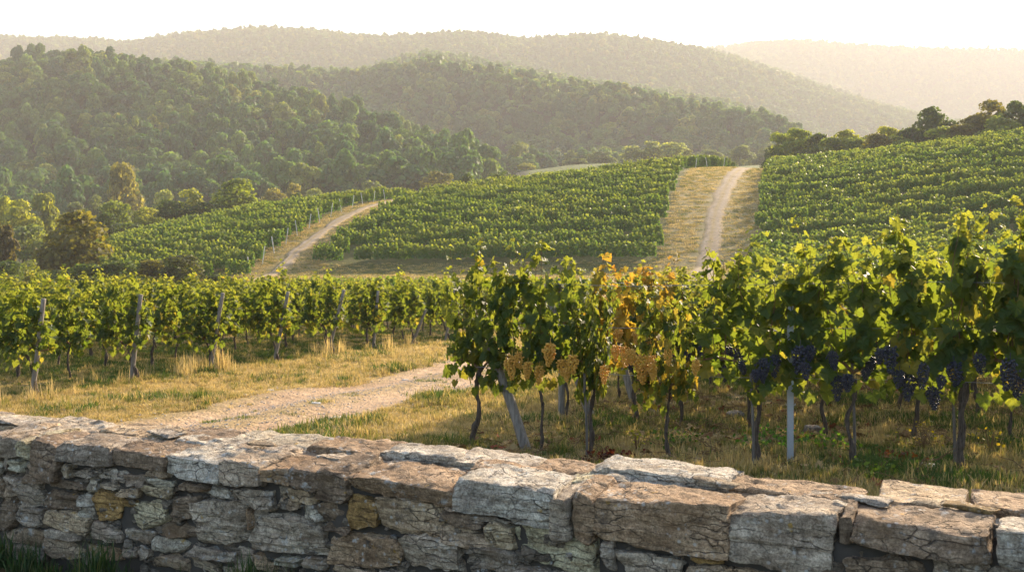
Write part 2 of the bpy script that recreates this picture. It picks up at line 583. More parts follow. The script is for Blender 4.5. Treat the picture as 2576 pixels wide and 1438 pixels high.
def ground_z(X, D):
    X, D = np.broadcast_arrays(np.asarray(X, float), np.asarray(D, float))
    shp = X.shape
    X, D = X.ravel(), D.ravel()
    px = np.clip(CX + F * X / np.maximum(D, 3.0), -900, 3400)
    near = near_plane(np.clip(D, -40, 46)) + 0.035 * n2(X, D, 0.35, 3) * np.clip((D - 3) / 4, 0, 1)
    vv = X * GV[0] + D * GV[1]
    for c_, wd, dp in ((-8.15, 0.35, 0.07), (-6.85, 0.35, 0.06)):       # wheel ruts of the near track
        near = near - dp * np.exp(-((vv - c_) / wd) ** 2) * (D < 60)
    side = np.clip(-wall_side(X, D) / 0.4 + 0.6, 0, 1)
    near = near + side * 0.24
    kD, kz = [], []
    kD.append(np.full_like(px, 46.0)); kz.append(near_plane(np.full_like(px, 46.0)))
    m_ = np.clip((px - 1500) / 300, 0, 1)
    kD.append(np.full_like(px, 82.0)); kz.append(near_plane(82.0) * (1 - m_) + zy(715, 82.0) * m_)
    kD.append(np.full_like(px, 104.0)); kz.append(zy(lut(T_K1Y, px), 104.0))
    d2 = lut(T_K2D, px)
    kD.append(d2); kz.append(zy(smooth_lut(T_K2Y, px), d2))
    kD.append(np.full_like(px, 310.0)); kz.append(zy(smooth_lut(T_K3Y, px), 310.0))
    d4 = lut(T_K4D, px)
    kD.append(d4); kz.append(zy(smooth_lut(T_K4Y, px), d4) - lut(T_K4T, px))
    d5 = lut(T_K5D, px); y5 = smooth_lut(T_K5Y, px)
    y4 = smooth_lut(T_K4Y, px)
    y6 = smooth_lut(T_K6Y, px)
    y7 = smooth_lut(T_K7Y, px)
    dv = 0.55 * d4 + 0.45 * d5
    kD.append(dv); kz.append(zy(np.maximum(y4, y5) + 22, dv) - 10)
    kD.append(d5); kz.append(zy(y5, d5) - 11)
    dv = 0.5 * d5 + 0.5 * 1800
    kD.append(dv); kz.append(zy(np.maximum(y5, y6) + 14, dv) - 11)
    kD.append(np.full_like(px, 1800.0)); kz.append(zy(y6, 1800.0) - 12)
    kD.append(np.full_like(px, 2350.0)); kz.append(zy(np.maximum(y6, y7) + 12, 2350.0) - 10)
    kD.append(np.full_like(px, 3000.0)); kz.append(zy(y7, 3000.0) - 14)
    kD.append(np.full_like(px, 3900.0)); kz.append(zy(y7 + 130, 3900.0) * 0.6)
    z = near.copy()
    for i in range(len(kD) - 1):
        t = np.clip((D - kD[i]) / np.maximum(kD[i + 1] - kD[i], 1), 0, 1)
        m = (D > kD[i]) & (D <= kD[i + 1])
        if i <= 1:
            ee = t * t * (3 - 2 * t) * 0.3 + t * 0.7
        elif i == 2:
            ee = np.sin(t * np.pi / 2)
        else:
            ee = t * t * (3 - 2 * t)
        zz = kz[i] + (kz[i + 1] - kz[i]) * ee
        z = np.where(m, zz, z)
    z = np.where(D > kD[-1], kz[-1], z)
    rough = np.clip((D - 330) / 200, 0, 1)
    z = z + rough * (3.2 * n2(X, D, 0.011, 5) + 1.2 * n2(X, D, 0.04, 9)) * np.clip(1.3 - D / 2200.0, 0.3, 1)
    return z.reshape(shp)


def gz(X, D):
    return float(ground_z(np.array([X]), np.array([D]))[0])


def at(px, D):
    X = (px - CX) / F * D
    return X, D, gz(X, D)


# hill paths and field edges, as (px, D) traces
TR_PATH = tab((95, 600), (104, 690), (115, 745), (130, 820), (148, 905), (165, 985), (178, 1055), (195, 1120))          # D -> px, diagonal path
TR_HILL = tab((45, 1835), (70, 1772), (100, 1772), (130, 1800), (160, 1838), (190, 1872), (215, 1900), (232, 1912))      # D -> px, hill track
TR_CR = tab((95, 1640), (108, 1652), (140, 1684), (170, 1716), (188, 1738), (197, 1800), (215, 1862))                   # right edge of the middle field
TR_RL = tab((80, 1905), (108, 1916), (140, 1926), (180, 1940), (215, 1965))                                             # left edge of the right field

# ground sheet
def make_ground():
    na, aa = 330, np.linspace(-1.15, 1.15, 330)
    DD = np.concatenate([np.linspace(-24, 2, 8), np.linspace(2.4, 60, 150), np.geomspace(61, 330, 120), np.geomspace(336, 3150, 190), [3300, 3600, 3900, 4200]])
    A, Dg = np.meshgrid(aa, DD)
    X = A * (Dg + 26)
    X = np.where(np.abs(A) > 1.1, X * 1.6, X)
    Z = ground_z(X, Dg)
    nd = len(DD)
    i, j = np.meshgrid(np.arange(nd - 1), np.arange(na - 1), indexing='ij')
    q = np.stack([i * na + j, i * na + j + 1, (i + 1) * na + j + 1, (i + 1) * na + j], -1).reshape(-1, 4)
    x, d = X.ravel(), Dg.ravel()
    px = CX + F * x / np.maximum(d, 3)
    c = np.tile(np.array([0.30, 0.225, 0.095]), (len(x), 1))
    v_ = x * GV[0] + d * GV[1]
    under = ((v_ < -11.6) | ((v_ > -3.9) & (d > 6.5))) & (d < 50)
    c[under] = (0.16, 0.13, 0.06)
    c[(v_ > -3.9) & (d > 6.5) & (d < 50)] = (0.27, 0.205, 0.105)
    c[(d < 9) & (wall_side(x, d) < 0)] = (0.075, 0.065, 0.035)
    mid = (d >= 50) & (d < 104)
    c[mid] = (0.20, 0.17, 0.07)
    fld = (d >= 104) & (d < 330)
    c[fld] = (0.10, 0.105, 0.04)
    path = fld & (np.abs((px - np.interp(d, *TR_PATH)) * d / F - np.interp(d, [104, 195], [.3, 3])) < np.interp(d, [104, 195], [3.6, 6]))
    c[path] = (0.24, 0.19, 0.085)
    strip = (d > 70) & (d < 225) & (px > np.interp(d, *TR_CR) + 8) & (px < np.interp(d, *TR_RL))
    c[strip] = (0.27, 0.225, 0.12)
    c[(d >= 225) & (d < 330)] = (0.06, 0.065, 0.025)
    c[d >= 330] = (0.035, 0.042, 0.02)
    mead = (d > 330) & (d < 470) & (px > 1330) & (px < 2300)
    c[mead] = (0.12, 0.15, 0.055)
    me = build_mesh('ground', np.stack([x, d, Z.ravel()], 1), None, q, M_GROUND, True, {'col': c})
    tag(link('ground', me), kind='structure', label='dry grassy ground rolling up to wooded hills')


make_ground()


def ribbon(name, cl, half, mat, lift, label, step, edge=0.25, efreq=1.2, nx=13, seed=0):
    """a path sheet following the ground: cl = polyline (X, D), ragged edges"""
    cl = np.asarray(cl, float)
    L = np.concatenate([[0], np.cumsum(np.linalg.norm(np.diff(cl, axis=0), axis=1))])
    n = int(L[-1] / step) + 2
    s = np.linspace(0, L[-1], n)
    P = np.stack([np.interp(s, L, cl[:, 0]), np.interp(s, L, cl[:, 1])], 1)
    ker = np.ones(9) / 9
    for k_ in (0, 1):
        P[4:-4, k_] = np.convolve(P[:, k_], ker, 'valid')
    T = unit(np.gradient(P, axis=0))
    Nn = np.stack([T[:, 1], -T[:, 0]], 1)
    hw = np.interp(s, L, np.broadcast_to(half, (len(cl),)) if np.ndim(half) else np.full(len(cl), half))
    el = hw + edge * n2(s, s * 0 + 3.1, efreq, seed + 1, 4)
    er = hw + edge * n2(s, s * 0 + 9.7, efreq, seed + 2, 4)
    w = np.linspace(-1, 1, nx)
    off = np.where(w[None] < 0, w[None] * el[:, None], w[None] * er[:, None])
    X = P[:, 0:1] + Nn[:, 0:1] * off
    D = P[:, 1:2] + Nn[:, 1:2] * off
    Z = ground_z(X, D) + lift * (1 - 0.9 * np.abs(w[None]) ** 6)
    i, j = np.meshgrid(np.arange(n - 1), np.arange(nx - 1), indexing='ij')
    q = np.stack([i * nx + j, (i + 1) * nx + j, (i + 1) * nx + j + 1, i * nx + j + 1], -1).reshape(-1, 4)
    me = build_mesh(name, np.stack([X.ravel(), D.ravel(), Z.ravel()], 1), None, q[:, ::-1], mat, True, {'across': np.tile(np.abs(w), n)})
    return tag(link(name, me), kind='structure', label=label)


tr = [uv(4.0, -7.2), uv(12, -7.5), uv(20, -7.65), uv(34, -7.65), uv(44, -7.65)]
hill_cl = [((p_ - CX) / F * d_, d_) for d_, p_ in zip(*TR_HILL)][1:]
ribbon('dirt_track', tr + hill_cl[:2], 1.3, M_DIRT, 0.02, 'pale dirt track curving between the vine blocks', 0.12, 0.30, 0.9, 17, 3)
ribbon('gravel_track', hill_cl, [1.2, 1.2, 1.25, 1.3, 1.4, 1.3, 1.2], M_GRAVEL, 0.12, 'pale gravel track climbing the hill between vineyards', 0.5, 0.35, 0.25, 9, 5)
path_cl = [((p_ - CX) / F * d_, d_) for d_, p_ in zip(*TR_PATH)]
ribbon('field_path', path_cl, [0.7, 0.7, 0.75, 0.8, 0.8, 0.85, 0.85, 0.85], M_GRAVEL, 0.16, 'bare earth path running diagonally between two hillside vineyards', 0.5, 0.5, 0.25, 9, 7)

# ------------------------------------------------------------------ instancer for stuff
def source_collection(name, meshes):
    c = bpy.data.collections.new(name)
    for k_, me in enumerate(meshes):
        o = bpy.data.objects.new('%s_%03d' % (name, k_), me)
        c.objects.link(o)
    return c


def scatter(name, pts, rot, scl, idx, coll, label, extra_mat=None):
    pts = np.asarray(pts, np.float32)
    me = bpy.data.meshes.new(name)
    me.vertices.add(len(pts))
    me.vertices.foreach_set('co', pts.ravel())
    at_ = me.attributes.new('rot', 'FLOAT_VECTOR', 'POINT'); at_.data.foreach_set('vector', np.asarray(rot, np.float32).ravel())
    at_ = me.attributes.new('scl', 'FLOAT_VECTOR', 'POINT'); at_.data.foreach_set('vector', np.asarray(scl, np.float32).ravel())
    at_ = me.attributes.new('idx', 'INT', 'POINT'); at_.data.foreach_set('value', np.asarray(idx, np.int32))
    o = link(name, me)
    tag(o, label, None, None, 'stuff')
    ng = bpy.data.node_groups.new(name + '_nodes', 'GeometryNodeTree')
    ng.interface.new_socket('Geometry', in_out='INPUT', socket_type='NodeSocketGeometry')
    ng.interface.new_socket('Geometry', in_out='OUTPUT', socket_type='NodeSocketGeometry')
    N, Lk = ng.nodes, ng.links
    gi, go = N.new('NodeGroupInput'), N.new('NodeGroupOutput')
    iop = N.new('GeometryNodeInstanceOnPoints')
    ci = N.new('GeometryNodeCollectionInfo')
    ci.inputs['Collection'].default_value = coll
    ci.inputs['Separate Children'].default_value = True
    ci.inputs['Reset Children'].default_value = True

    def na(dt, nm):
        a_ = N.new('GeometryNodeInputNamedAttribute')
        a_.data_type = dt
        a_.inputs['Name'].default_value = nm
        return a_.outputs['Attribute']
    Lk.new(gi.outputs[0], iop.inputs['Points'])
    Lk.new(ci.outputs[0], iop.inputs['Instance'])
    iop.inputs['Pick Instance'].default_value = True
    Lk.new(na('INT', 'idx'), iop.inputs['Instance Index'])
    Lk.new(na('FLOAT_VECTOR', 'rot'), iop.inputs['Rotation'])
    Lk.new(na('FLOAT_VECTOR', 'scl'), iop.inputs['Scale'])
    Lk.new(iop.outputs[0], go.inputs[0])
    md = o.modifiers.new('scatter', 'NODES')
    md.node_group = ng
    return o


# ------------------------------------------------------------------ leaves
half = [(0.17, -0.20), (0.40, -0.14), (0.41, 0.06), (0.60, 0.20), (0.41, 0.33), (0.34, 0.52), (0.17, 0.60)]
LEAF2 = np.array([(0.0, 0.17), (0.0, -0.02)] + half + [(0.0, 0.84)] + [(-x, y) for x, y in half[::-1]])
nl = len(LEAF2)
LEAF_T = np.array([(0, k_, k_ + 1 if k_ + 1 < nl else 1) for k_ in range(1, nl)])


def leaves(P, TIP, NRM, S, seed):
    """vine leaves at P with tip direction TIP and normal NRM; returns verts, tris"""
    r = np.random.default_rng(seed)
    n = len(P)
    NRM = unit(NRM)
    Y = unit(TIP - NRM * np.sum(TIP * NRM, 1, keepdims=True))
    Xa = np.cross(Y, NRM)
    fold = r.uniform(-0.15, 0.75, n)
    curl = r.uniform(-0.2, 0.55, n)
    wav = r.uniform(0, 6.28, n)
    lx, ly = LEAF2[:, 0], LEAF2[:, 1]
    lz = fold[:, None] * 0.5 * np.abs(lx)[None] - curl[:, None] * (ly[None] * 0.55) ** 2 * 1.4 + 0.07 * np.sin(wav[:, None] + 9 * (lx + ly)[None])
    asp = r.uniform(0.88, 1.12, n)
    V = (P[:, None] + S[:, None, None] * (lx[None, :, None] * asp[:, None, None] * Xa[:, None] + (ly - 0.0)[None, :, None] * Y[:, None] + lz[..., None] * NRM[:, None]))
    T = (np.arange(n) * nl)[:, None, None] + LEAF_T[None]
    return V.reshape(-1, 3), T.reshape(-1, 3)


def vine_variant(seed, zc, ztop, width, thick, nshoot, lsize, wild=1.0, dens=1.0, dome=0.0, low=0.2, extra=()):
    """(foliage mesh, cordon mesh) of one vine; x runs along the row"""
    r = np.random.default_rng(seed)
    P, TIP, NRM, S, YEL, LIGHT = [], [], [], [], [], []
    g = Geo()
    # two arms on the wire
    for sg in (-1, 1):
        xs = np.linspace(0, sg * width * 0.55, 8)
        pts = np.stack([xs, 0.015 * np.sin(xs * 9 + seed), zc - 0.10 + 0.10 * np.minimum(1, np.abs(xs) / 0.12) + 0.015 * np.sin(xs * 14)], 1)
        g.add(*tube(pts, np.linspace(0.016, 0.009, 8), 6, seed, 0.2))
    for k_ in range(nshoot + len(extra)):
        ex = extra[k_ - nshoot] if k_ >= nshoot else None
        x0 = (-0.5 + (k_ + 0.5) / nshoot) * width * 1.04 + r.normal(0, 0.03)
        L = (ztop - zc) * r.uniform(0.82, 1.10) * (1.06 - dome * (2 * x0 / width) ** 2)
        if r.random() < 0.16 * wild:
            L *= r.uniform(1.12, 1.3)
        m = 26
        t = np.linspace(0, 1, m)
        lean = r.normal(0, 0.10)
        yl = r.normal(0, thick * 0.45)
        droop = max(0, r.normal(0.05, 0.12)) * wild
        if ex:
            x0, lean, L, droop = ex[0], ex[1], ex[2], 0.03
        x = x0 + lean * t * L + 0.05 * np.sin(t * 5 + r.uniform(0, 6)) + r.choice([-1, 1]) * droop * t ** 4 * 1.2
        y = yl * np.minimum(1, t * 2.2) + 0.04 * np.sin(t * 4 + r.uniform(0, 6))
        z = zc + L * t - droop * t ** 5 * 1.6
        pts = np.stack([x, y, z], 1)
        g.add(*tube(pts[::3], np.linspace(0.0055, 0.002, len(pts[::3])), 4, 0, 0, False))
        nn = int(44 * dens * L / 1.2)
        tt = np.sort(r.uniform(-0.06, 1.0, nn))
        for j, tv in enumerate(tt):
            b = np.array([np.interp(tv, t, x), np.interp(tv, t, y), np.interp(tv, t, z) + min(0, tv) * 2.2])
            side = r.choice([-1, 1])
            ang = r.normal(0, 0.9)
            out = np.array([math.sin(ang), side * math.cos(ang), 0])
            pet = r.uniform(0.03, 0.15) * (1 - 0.45 * max(tv, 0))
            tipf = max(0, (tv - 0.72) / 0.28)
            b = b + out * pet + np.array([r.normal(0, 0.02), r.normal(0, 0.02), r.normal(0, 0.03)])
            up = 0.55 + 1.1 * tipf
            nrm = out * r.uniform(0.5, 1.2) + np.array([r.normal(0, 0.35), r.normal(0, 0.35), up + r.normal(0, 0.35)])
            tip = out * 0.5 + np.array([r.normal(0, 0.45), r.normal(0, 0.3), -0.9 + 1.2 * tipf + r.normal(0, 0.3)])
            P.append(b); NRM.append(nrm); TIP.append(tip)
            S.append(lsize * r.uniform(0.62, 1.12) * (1 - 0.55 * tipf))
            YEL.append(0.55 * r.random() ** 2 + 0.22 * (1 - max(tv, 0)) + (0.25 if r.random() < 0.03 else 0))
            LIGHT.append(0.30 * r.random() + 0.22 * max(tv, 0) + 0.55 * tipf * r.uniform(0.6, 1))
    # a few leaves hanging low round the arms
    for k_ in range(int(46 * dens)):
        b = np.array([r.uniform(-0.5, 0.5) * width, r.normal(0, thick * 0.6), zc + r.uniform(-low, 0.30)])
        out = np.array([r.normal(0, 0.5), r.choice([-1, 1]), 0])
        P.append(b); NRM.append(out + np.array([0, 0, r.uniform(0, 0.8)])); TIP.append(out * 0.3 + np.array([r.normal(0, 0.3), 0, -1]))
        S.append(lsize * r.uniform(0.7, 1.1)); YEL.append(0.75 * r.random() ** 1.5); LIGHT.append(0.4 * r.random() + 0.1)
    P, TIP, NRM, S = map(np.array, (P, TIP, NRM, S))
    V, T = leaves(P, TIP, NRM, S, seed + 1)
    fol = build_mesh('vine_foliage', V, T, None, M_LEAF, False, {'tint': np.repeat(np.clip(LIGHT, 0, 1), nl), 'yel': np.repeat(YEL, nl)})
    return fol, g.mesh('vine_cordon', M_CANE)


def trunk_mesh(seed, h, rad, lean=0.0, knot=0.0):
    r = np.random.default_rng(seed)
    m = 34
    t = np.linspace(0, 1, m)
    x = lean * (1 - t) + 0.03 * np.sin(t * r.uniform(4, 7) + r.uniform(0, 6)) * np.minimum(1, t * 2) + 0.010 * np.sin(t * 13 + seed)
    y = 0.03 * np.sin(t * r.uniform(3, 6) + r.uniform(0, 6)) * t
    z = -0.06 + (h + 0.06) * t
    rr = 0.76 * rad * (1.35 - 0.60 * t) * (1 + 0.14 * np.sin(t * 17 + r.uniform(0, 6)))
    rr[-7:] *= 1 + knot
    g = Geo()
    g.add(*tube(np.stack([x, y, z], 1), rr, 13, seed, 0.55))
    return g.mesh('vine_trunk', M_BARK)


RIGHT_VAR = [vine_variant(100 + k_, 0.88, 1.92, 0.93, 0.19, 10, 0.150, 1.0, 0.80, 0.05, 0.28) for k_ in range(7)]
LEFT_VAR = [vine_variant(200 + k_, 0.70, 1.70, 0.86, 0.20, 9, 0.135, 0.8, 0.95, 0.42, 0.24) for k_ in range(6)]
TRUNKS = [trunk_mesh(300 + k_, 0.78, 0.020 + 0.004 * (k_ % 3)) for k_ in range(6)]
LTRUNKS = [trunk_mesh(320 + k_, 0.60, 0.024 + 0.004 * (k_ % 3)) for k_ in range(6)]
END_TRUNK = [trunk_mesh(340 + k_, 0.66, 0.030, 0.30 + 0.05 * k_, 0.1) for k_ in range(3)]
KNOT_TRUNK = trunk_mesh(350, 0.78, 0.034, -0.10, 0.55)

ROWROT = math.atan2(GV[1], GV[0])


def berry_cluster(seed, L=0.21, W=0.062, br=0.0105):
    r = np.random.default_rng(seed)
    import bmesh
    bm = bmesh.new()
    bmesh.ops.create_icosphere(bm, subdivisions=2, radius=1.0)
    bv = np.array([v.co[:] for v in bm.verts])
    bt = np.array([[v.index for v in f.verts] for f in bm.faces])
    bm.free()
    g = Geo()
    tint = []
    pos = []
    tries = 0
    while len(pos) < 95 and tries < 6000:
        tries += 1
        t = r.random() ** 0.9
        w = W * (0.55 + 0.9 * t) if t < 0.3 else W * (1.0 - 0.75 * ((t - 0.3) / 0.7) ** 1.3)
        if t < 0.35 and r.random() < 0.35:
            w *= 1.35
        an = r.uniform(0, 2 * np.pi)
        rr_ = w * r.uniform(0.55, 1.0)
        p = np.array([rr_ * math.cos(an), rr_ * math.sin(an), -t * L])
        if all(np.sum((p - q_) ** 2) > (1.55 * br) ** 2 for q_ in pos):
            pos.append(p)
    for p in pos:
        g.add(bv * br * r.uniform(0.88, 1.12) + p, bt)
        tint += [r.random()] * len(bv)
    st = np.array([(0, 0, 0.05), (0.004, 0, 0.0), (0, 0, -L * 0.5)])
    v, t_, q_ = tube(st, 0.003, 5, 0, 0, False)
    g.add(v, t_, q_)
    tint += [0.0] * len(v)
    return g, np.array(tint)


def bunch_meshes(mat, seeds):
    out = []
    for s in seeds:
        g, ti = berry_cluster(s, L=0.16 + 0.02 * (s % 4), W=0.052 + 0.004 * (s % 4))
        out.append(g.mesh('grape_bunch', mat, True, {'tint': ti}))
    return out


GOLD_B = bunch_meshes(M_GOLD, (11, 12, 13, 14))
BLUE_B = bunch_meshes(M_BLUE, (21, 22, 23, 24))

# ------------------------------------------------------------------ near vineyard, right block
vines = []


def make_vine(u, v, variant, trunk, label, group, color=(0, 0, 0), sz=1.0, flip=0, sx=1.0):
    X, D = uv(u, v)
    t = thing('grapevine', (X, D, gz(X, D)), label, 'grapevine', group, ROWROT + math.pi * flip)
    link('trunk', trunk, t)
    fo = link('foliage', variant[0], t, color)
    co = link('cordon', variant[1], t)
    for o in (fo, co):
        o.scale = (sx, 1, sz)
    t['uvk'] = 0
    del t['uvk']
    vines.append((u, v, t))
    return t


FRONT = [   # v, size, trunk, yellowing (amount, redness), label
    (-4.06, 0.97, 0, (0.06, 0, 0), 'row-end grapevine with a dark knotted trunk beside the leaning wooden post'),
    (-3.42, 1.04, 1, (0.04, 0, 0), 'leafy grapevine full of golden grapes just past the leaning end post'),
    (-2.90, 0.86, 2, (0.10, 0, 0), 'grapevine with golden grape bunches and a thin dark cane stake at its trunk'),
    (-2.17, 0.84, 3, (0.34, 0.1, 0), 'grapevine with a thin curved trunk between the golden and the blue grapes'),
    (-1.33, 1.08, 4, (0.05, 0, 0), 'grapevine with blue grapes and a grey wooden stake, beside the metal post'),
    (-0.48, 1.09, 5, (0.05, 0, 0), 'grapevine with blue grapes hanging low, next vine past the metal post'),
    (0.39, 1.15, 1, (0.12, 0, 0), 'tall grapevine with the thickest trunk and dark grapes near the wall end'),
    (1.25, 1.12, 2, (0.12, 0, 0), 'tallest grapevine with sunlit shoots at the edge of the view'),
]
TR_FRONT = [trunk_mesh(360 + k_, 0.80, [0.030, 0.018, 0.024, 0.020, 0.030, 0.024, 0.036, 0.032][k_], [-0.10, 0, 0.02, -0.05, 0.03, 0.02, 0.04, 0][k_], [0.5, 0, 0.1, 0.1, 0.3, 0.1, 0.3, 0][k_]) for k_ in range(8)]
front_vines = []
SP_FRONT = {0: vine_variant(151, 0.88, 1.92, 0.9, 0.19, 9, 0.150, 1.0, 0.80, 0.05, 0.28, ((-0.25, -0.22, 1.26), (0.28, 0.02, 1.18))),
            6: vine_variant(152, 0.88, 1.92, 0.98, 0.19, 10, 0.150, 1.0, 0.85, 0.05, 0.28, ((-0.05, 0.05, 1.14), (0.42, 0.08, 1.16))),
            7: vine_variant(153, 0.88, 1.92, 0.98, 0.19, 10, 0.150, 1.0, 0.85, 0.02, 0.28, ((-0.25, 0.08, 1.16), (0.1, 0.0, 1.1)))}
FRONT_W = [0.62, 0.85, 0.34, 0.55, 1.0, 1.0, 1.0, 1.0]
for k_, (v, sz, ti, c_, lab) in enumerate(FRONT):
    front_vines.append((v, make_vine(9.65, v, SP_FRONT.get(k_, RIGHT_VAR[k_ % 7]), TR_FRONT[k_], lab, 'vines of the front row on the right', c_, sz, 0 if k_ in SP_FRONT else k_ % 2, FRONT_W[k_])))
ROW2 = [(-3.9, 0.93), (-3.05, 0.98), (-2.5, 0.9), (-1.7, 0.97), (-0.89, 1.0), (0.05, 1.02), (0.96, 1.05), (1.9, 1.05), (2.8, 1.0)]
LAB2 = ['second-row grapevine at the row end, standing behind the golden grapes',
        'second-row grapevine with orange and yellow leaves and golden orange grapes',
        'second-row grapevine with yellowing leaves to the right of the orange one']
for k_, (v, sz) in enumerate(ROW2):
    col = [(0.05, 0, 0), (0.66, 0.35, 0), (0.22, 0.2, 0)][k_] if k_ < 3 else (0.08, 0, 0)
    lab = LAB2[k_] if k_ < 3 else 'green grapevine with dark grapes in the second row behind the metal post'
    make_vine(11.95, v, RIGHT_VAR[(k_ * 3 + 2) % 7], TRUNKS[k_ % 6], lab, None if k_ < 3 else 'second-row vines behind the metal post', col, sz, (k_ + 1) % 2)
for ri, u in enumerate((14.1, 16.2, 18.3, 20.4)):
    vs = np.arange(-3.8, -3.8 + 0.92 * (10 + ri), 0.92)
    for k_, v in enumerate(vs):
        make_vine(u, v + random.uniform(-0.06, 0.06), RIGHT_VAR[(k_ * 2 + ri * 3) % 7], TRUNKS[(k_ + ri) % 6],
                  'green grapevine deep in the rows of the tall block, behind its first two rows', 'vines in the deeper rows of the tall block', (random.uniform(0, 0.14), 0, 0),
                  random.uniform(0.9, 0.98), k_ % 2)

# ------------------------------------------------------------------ near vineyard, left block
row_us = [9.4 + 2.03 * k_ for k_ in range(19)]
n_left = 0
for ri, u in enumerate(row_us):
    v = -12.0
    k_ = 0
    while True:
        X, D = uv(u, v)
        px = CX + F * X / D
        if px < -110 or n_left > 214:
            break
        endv = (k_ == 0)
        if endv:
            lab = 'bushy row-end grapevine with a slanting trunk at the left track verge'
            gp = 'row-end vines along the left track verge'
        else:
            lab = 'green grapevine standing inside the rows left of the dirt track'
            gp = 'vines inside the rows left of the dirt track'
        make_vine(u, v, LEFT_VAR[(k_ * 5 + ri * 2) % 6], END_TRUNK[ri % 3] if endv else LTRUNKS[(k_ + ri) % 6], lab, gp,
                  (random.uniform(0.0, 0.16), 0, 0), random.uniform(0.94, 1.08) * (1.0 if u < 26 else 0.93), 0 if endv else (k_ + ri) % 2, random.uniform(0.95, 1.1))
        n_left += 1
        k_ += 1
        v -= 1.12 if D < 30 else 1.25
print('vines', len(vines), 'left', n_left)


# grape bunches: the photographed ones of the front row, then a few in the rows behind
def add_bunch(px, py, u, gold, sc=1.0):
    # on the plane of the row (u = const): solve for the depth
    xr, = ((px - CX) / F,)
    D = u / (xr * GU[0] + GU[1])
    X = xr * D
    z = CAMZ + (HY - py) * D / F
    v = X * GV[0] + D * GV[1]
    par = min((w for w in vines if abs(w[0] - (u if u < 11 else 11.95)) < 0.9), key=lambda w: abs(w[1] - v))[2]
    me = random.choice(GOLD_B if gold else BLUE_B)
    o = link('grape_bunch', me, par)
    par_rz = par.rotation_euler.z
    d = Vector((X, D, z + 0.08)) - par.location
    c_, s_ = math.cos(-par_rz), math.sin(-par_rz)
    o.location = (d.x * c_ - d.y * s_, d.x * s_ + d.y * c_, d.z)
    o.rotation_euler = (random.uniform(-0.12, 0.12), random.uniform(-0.12, 0.12), random.uniform(0, 6.28))
    o.scale = (sc, sc, sc * random.uniform(0.9, 1.12))
    return o


for px, py, sc in ((1288, 912, 1.1), (1328, 930, .95), (1357, 940, .95), (1384, 885, 1.35), (1412, 925, 1.05), (1440, 915, 1.25), (1275, 925, .8), (1520, 940, 1.1),
                   (1680, 900, .8), (1752, 928, 1.05), (1425, 945, .9), (1303, 905, 1.0), (1640, 935, 0.9)):
    add_bunch(px, py, 9.36, True, sc * random.uniform(0.70, 0.95))
for px, py, sc in ((1555, 845, 1.15), (1572, 892, 1.15), (1604, 850, 1.15), (1612, 915, 1.2), (1637, 915, 1.1), (1590, 900, 1.0), (1548, 890, .9), (1625, 865, 1.1)):
    add_bunch(px, py, 11.5 if py < 880 else 9.5, True, sc * random.uniform(0.75, 1.0))
for px, py, sc in ((1868, 938, 1.15), (1922, 925, 1.1), (1950, 928, 1.2), (2012, 905, 1.2), (2040, 898, 1.0), (2025, 930, 1.0), (2093, 908, 1.15), (2106, 962, 1.1), (2131, 972, 1.2),
                   (2190, 935, 1.15), (2215, 905, 1.15), (2240, 908, 1.1), (2180, 955, 1.0), (2287, 950, 1.15), (2325, 938, 1.2), (2346, 1000, 1.2), (2400, 925, 1.2), (2422, 930, 1.0),
                   (2462, 920, 1.15), (2540, 925, 1.15), (2556, 955, 1.2), (1900, 945, 1.0), (2262, 960, 1.0), (2370, 960, 1.0)):
    add_bunch(px, py + random.uniform(-14, 10), random.uniform(9.32, 9.6), False, sc * random.uniform(0.62, 0.98))
for k_ in range(34):
    add_bunch(random.uniform(1480, 2560), random.uniform(885, 940), 11.7, False, random.uniform(0.7, 0.95))


# ------------------------------------------------------------------ posts, stakes and wires
def leaning_post(name, base, top, r0, r1, label, cat, group=None, mat=None, nseg=10, sub=None):
    base, top = np.asarray(base, float), np.asarray(top, float)
    d = top - base
    t = np.linspace(-0.04, 1, 14)
    pts = d[None] * t[:, None]
    pts = pts + 0.006 * np.stack([np.sin(t * 5), np.cos(t * 4), 0 * t], 1)
    g = Geo()
    g.add(*tube(pts, np.linspace(r0, r1, 14), nseg, int(abs(base[0] * 97)) % 50, 0.10))
    o = link(name, g.mesh(name, mat or M_POST))
    o.location = base
    return tag(o, label, cat, group)


def ground_pt(px, D):
    X, D, z = at(px, D)
    return np.array([X, D, z])


# right block: leaning end posts
for (u, top_v, h, lab) in ((9.66, -4.02, 1.20, 'thick leaning wooden end post at the front row, bare below the golden grapes'),
                           (11.95, -4.15, 1.55, 'leaning wooden end post of the second row, half hidden behind the golden grapes'),
                           (14.0, -4.1, 1.6, 'leaning wooden end post of the third row, seen between two vine trunks')):
    X, D = uv(u, -3.58)
    X2, D2 = uv(u, top_v)
    z = gz(X, D)
    leaning_post('wooden_post', (X, D, z), (X2, D2, z + h), 0.055, 0.045, lab, 'post', 'leaning end posts of the tall block')
X, D, z = at(1412, 12.6)
leaning_post('wooden_post', (X, D, z), (X, D, z + 1.72), 0.04, 0.036, 'upright wooden post whose top shows above the second-row leaves', 'post')
for px, D, h, lab in ((1895, 9.36, 0.95, 'grey wooden stake tied beside a vine trunk left of the metal post'),
                      (2150, 9.25, 1.0, 'dark thin wooden stake beside the vine right of the metal post'),
                      (1476, 9.9, 0.8, 'slim cane stake beside the vine under the golden grapes'),
                      (2402, 9.0, 0.9, 'short stake against the thick trunk of the tall vine')):
    X, D, z = at(px, D)
    leaning_post('vine_stake', (X, D, z), (X - 0.015, D + 0.02, z + h), 0.014, 0.012, lab, 'stake', 'stakes beside the front row vines', M_STAKE)


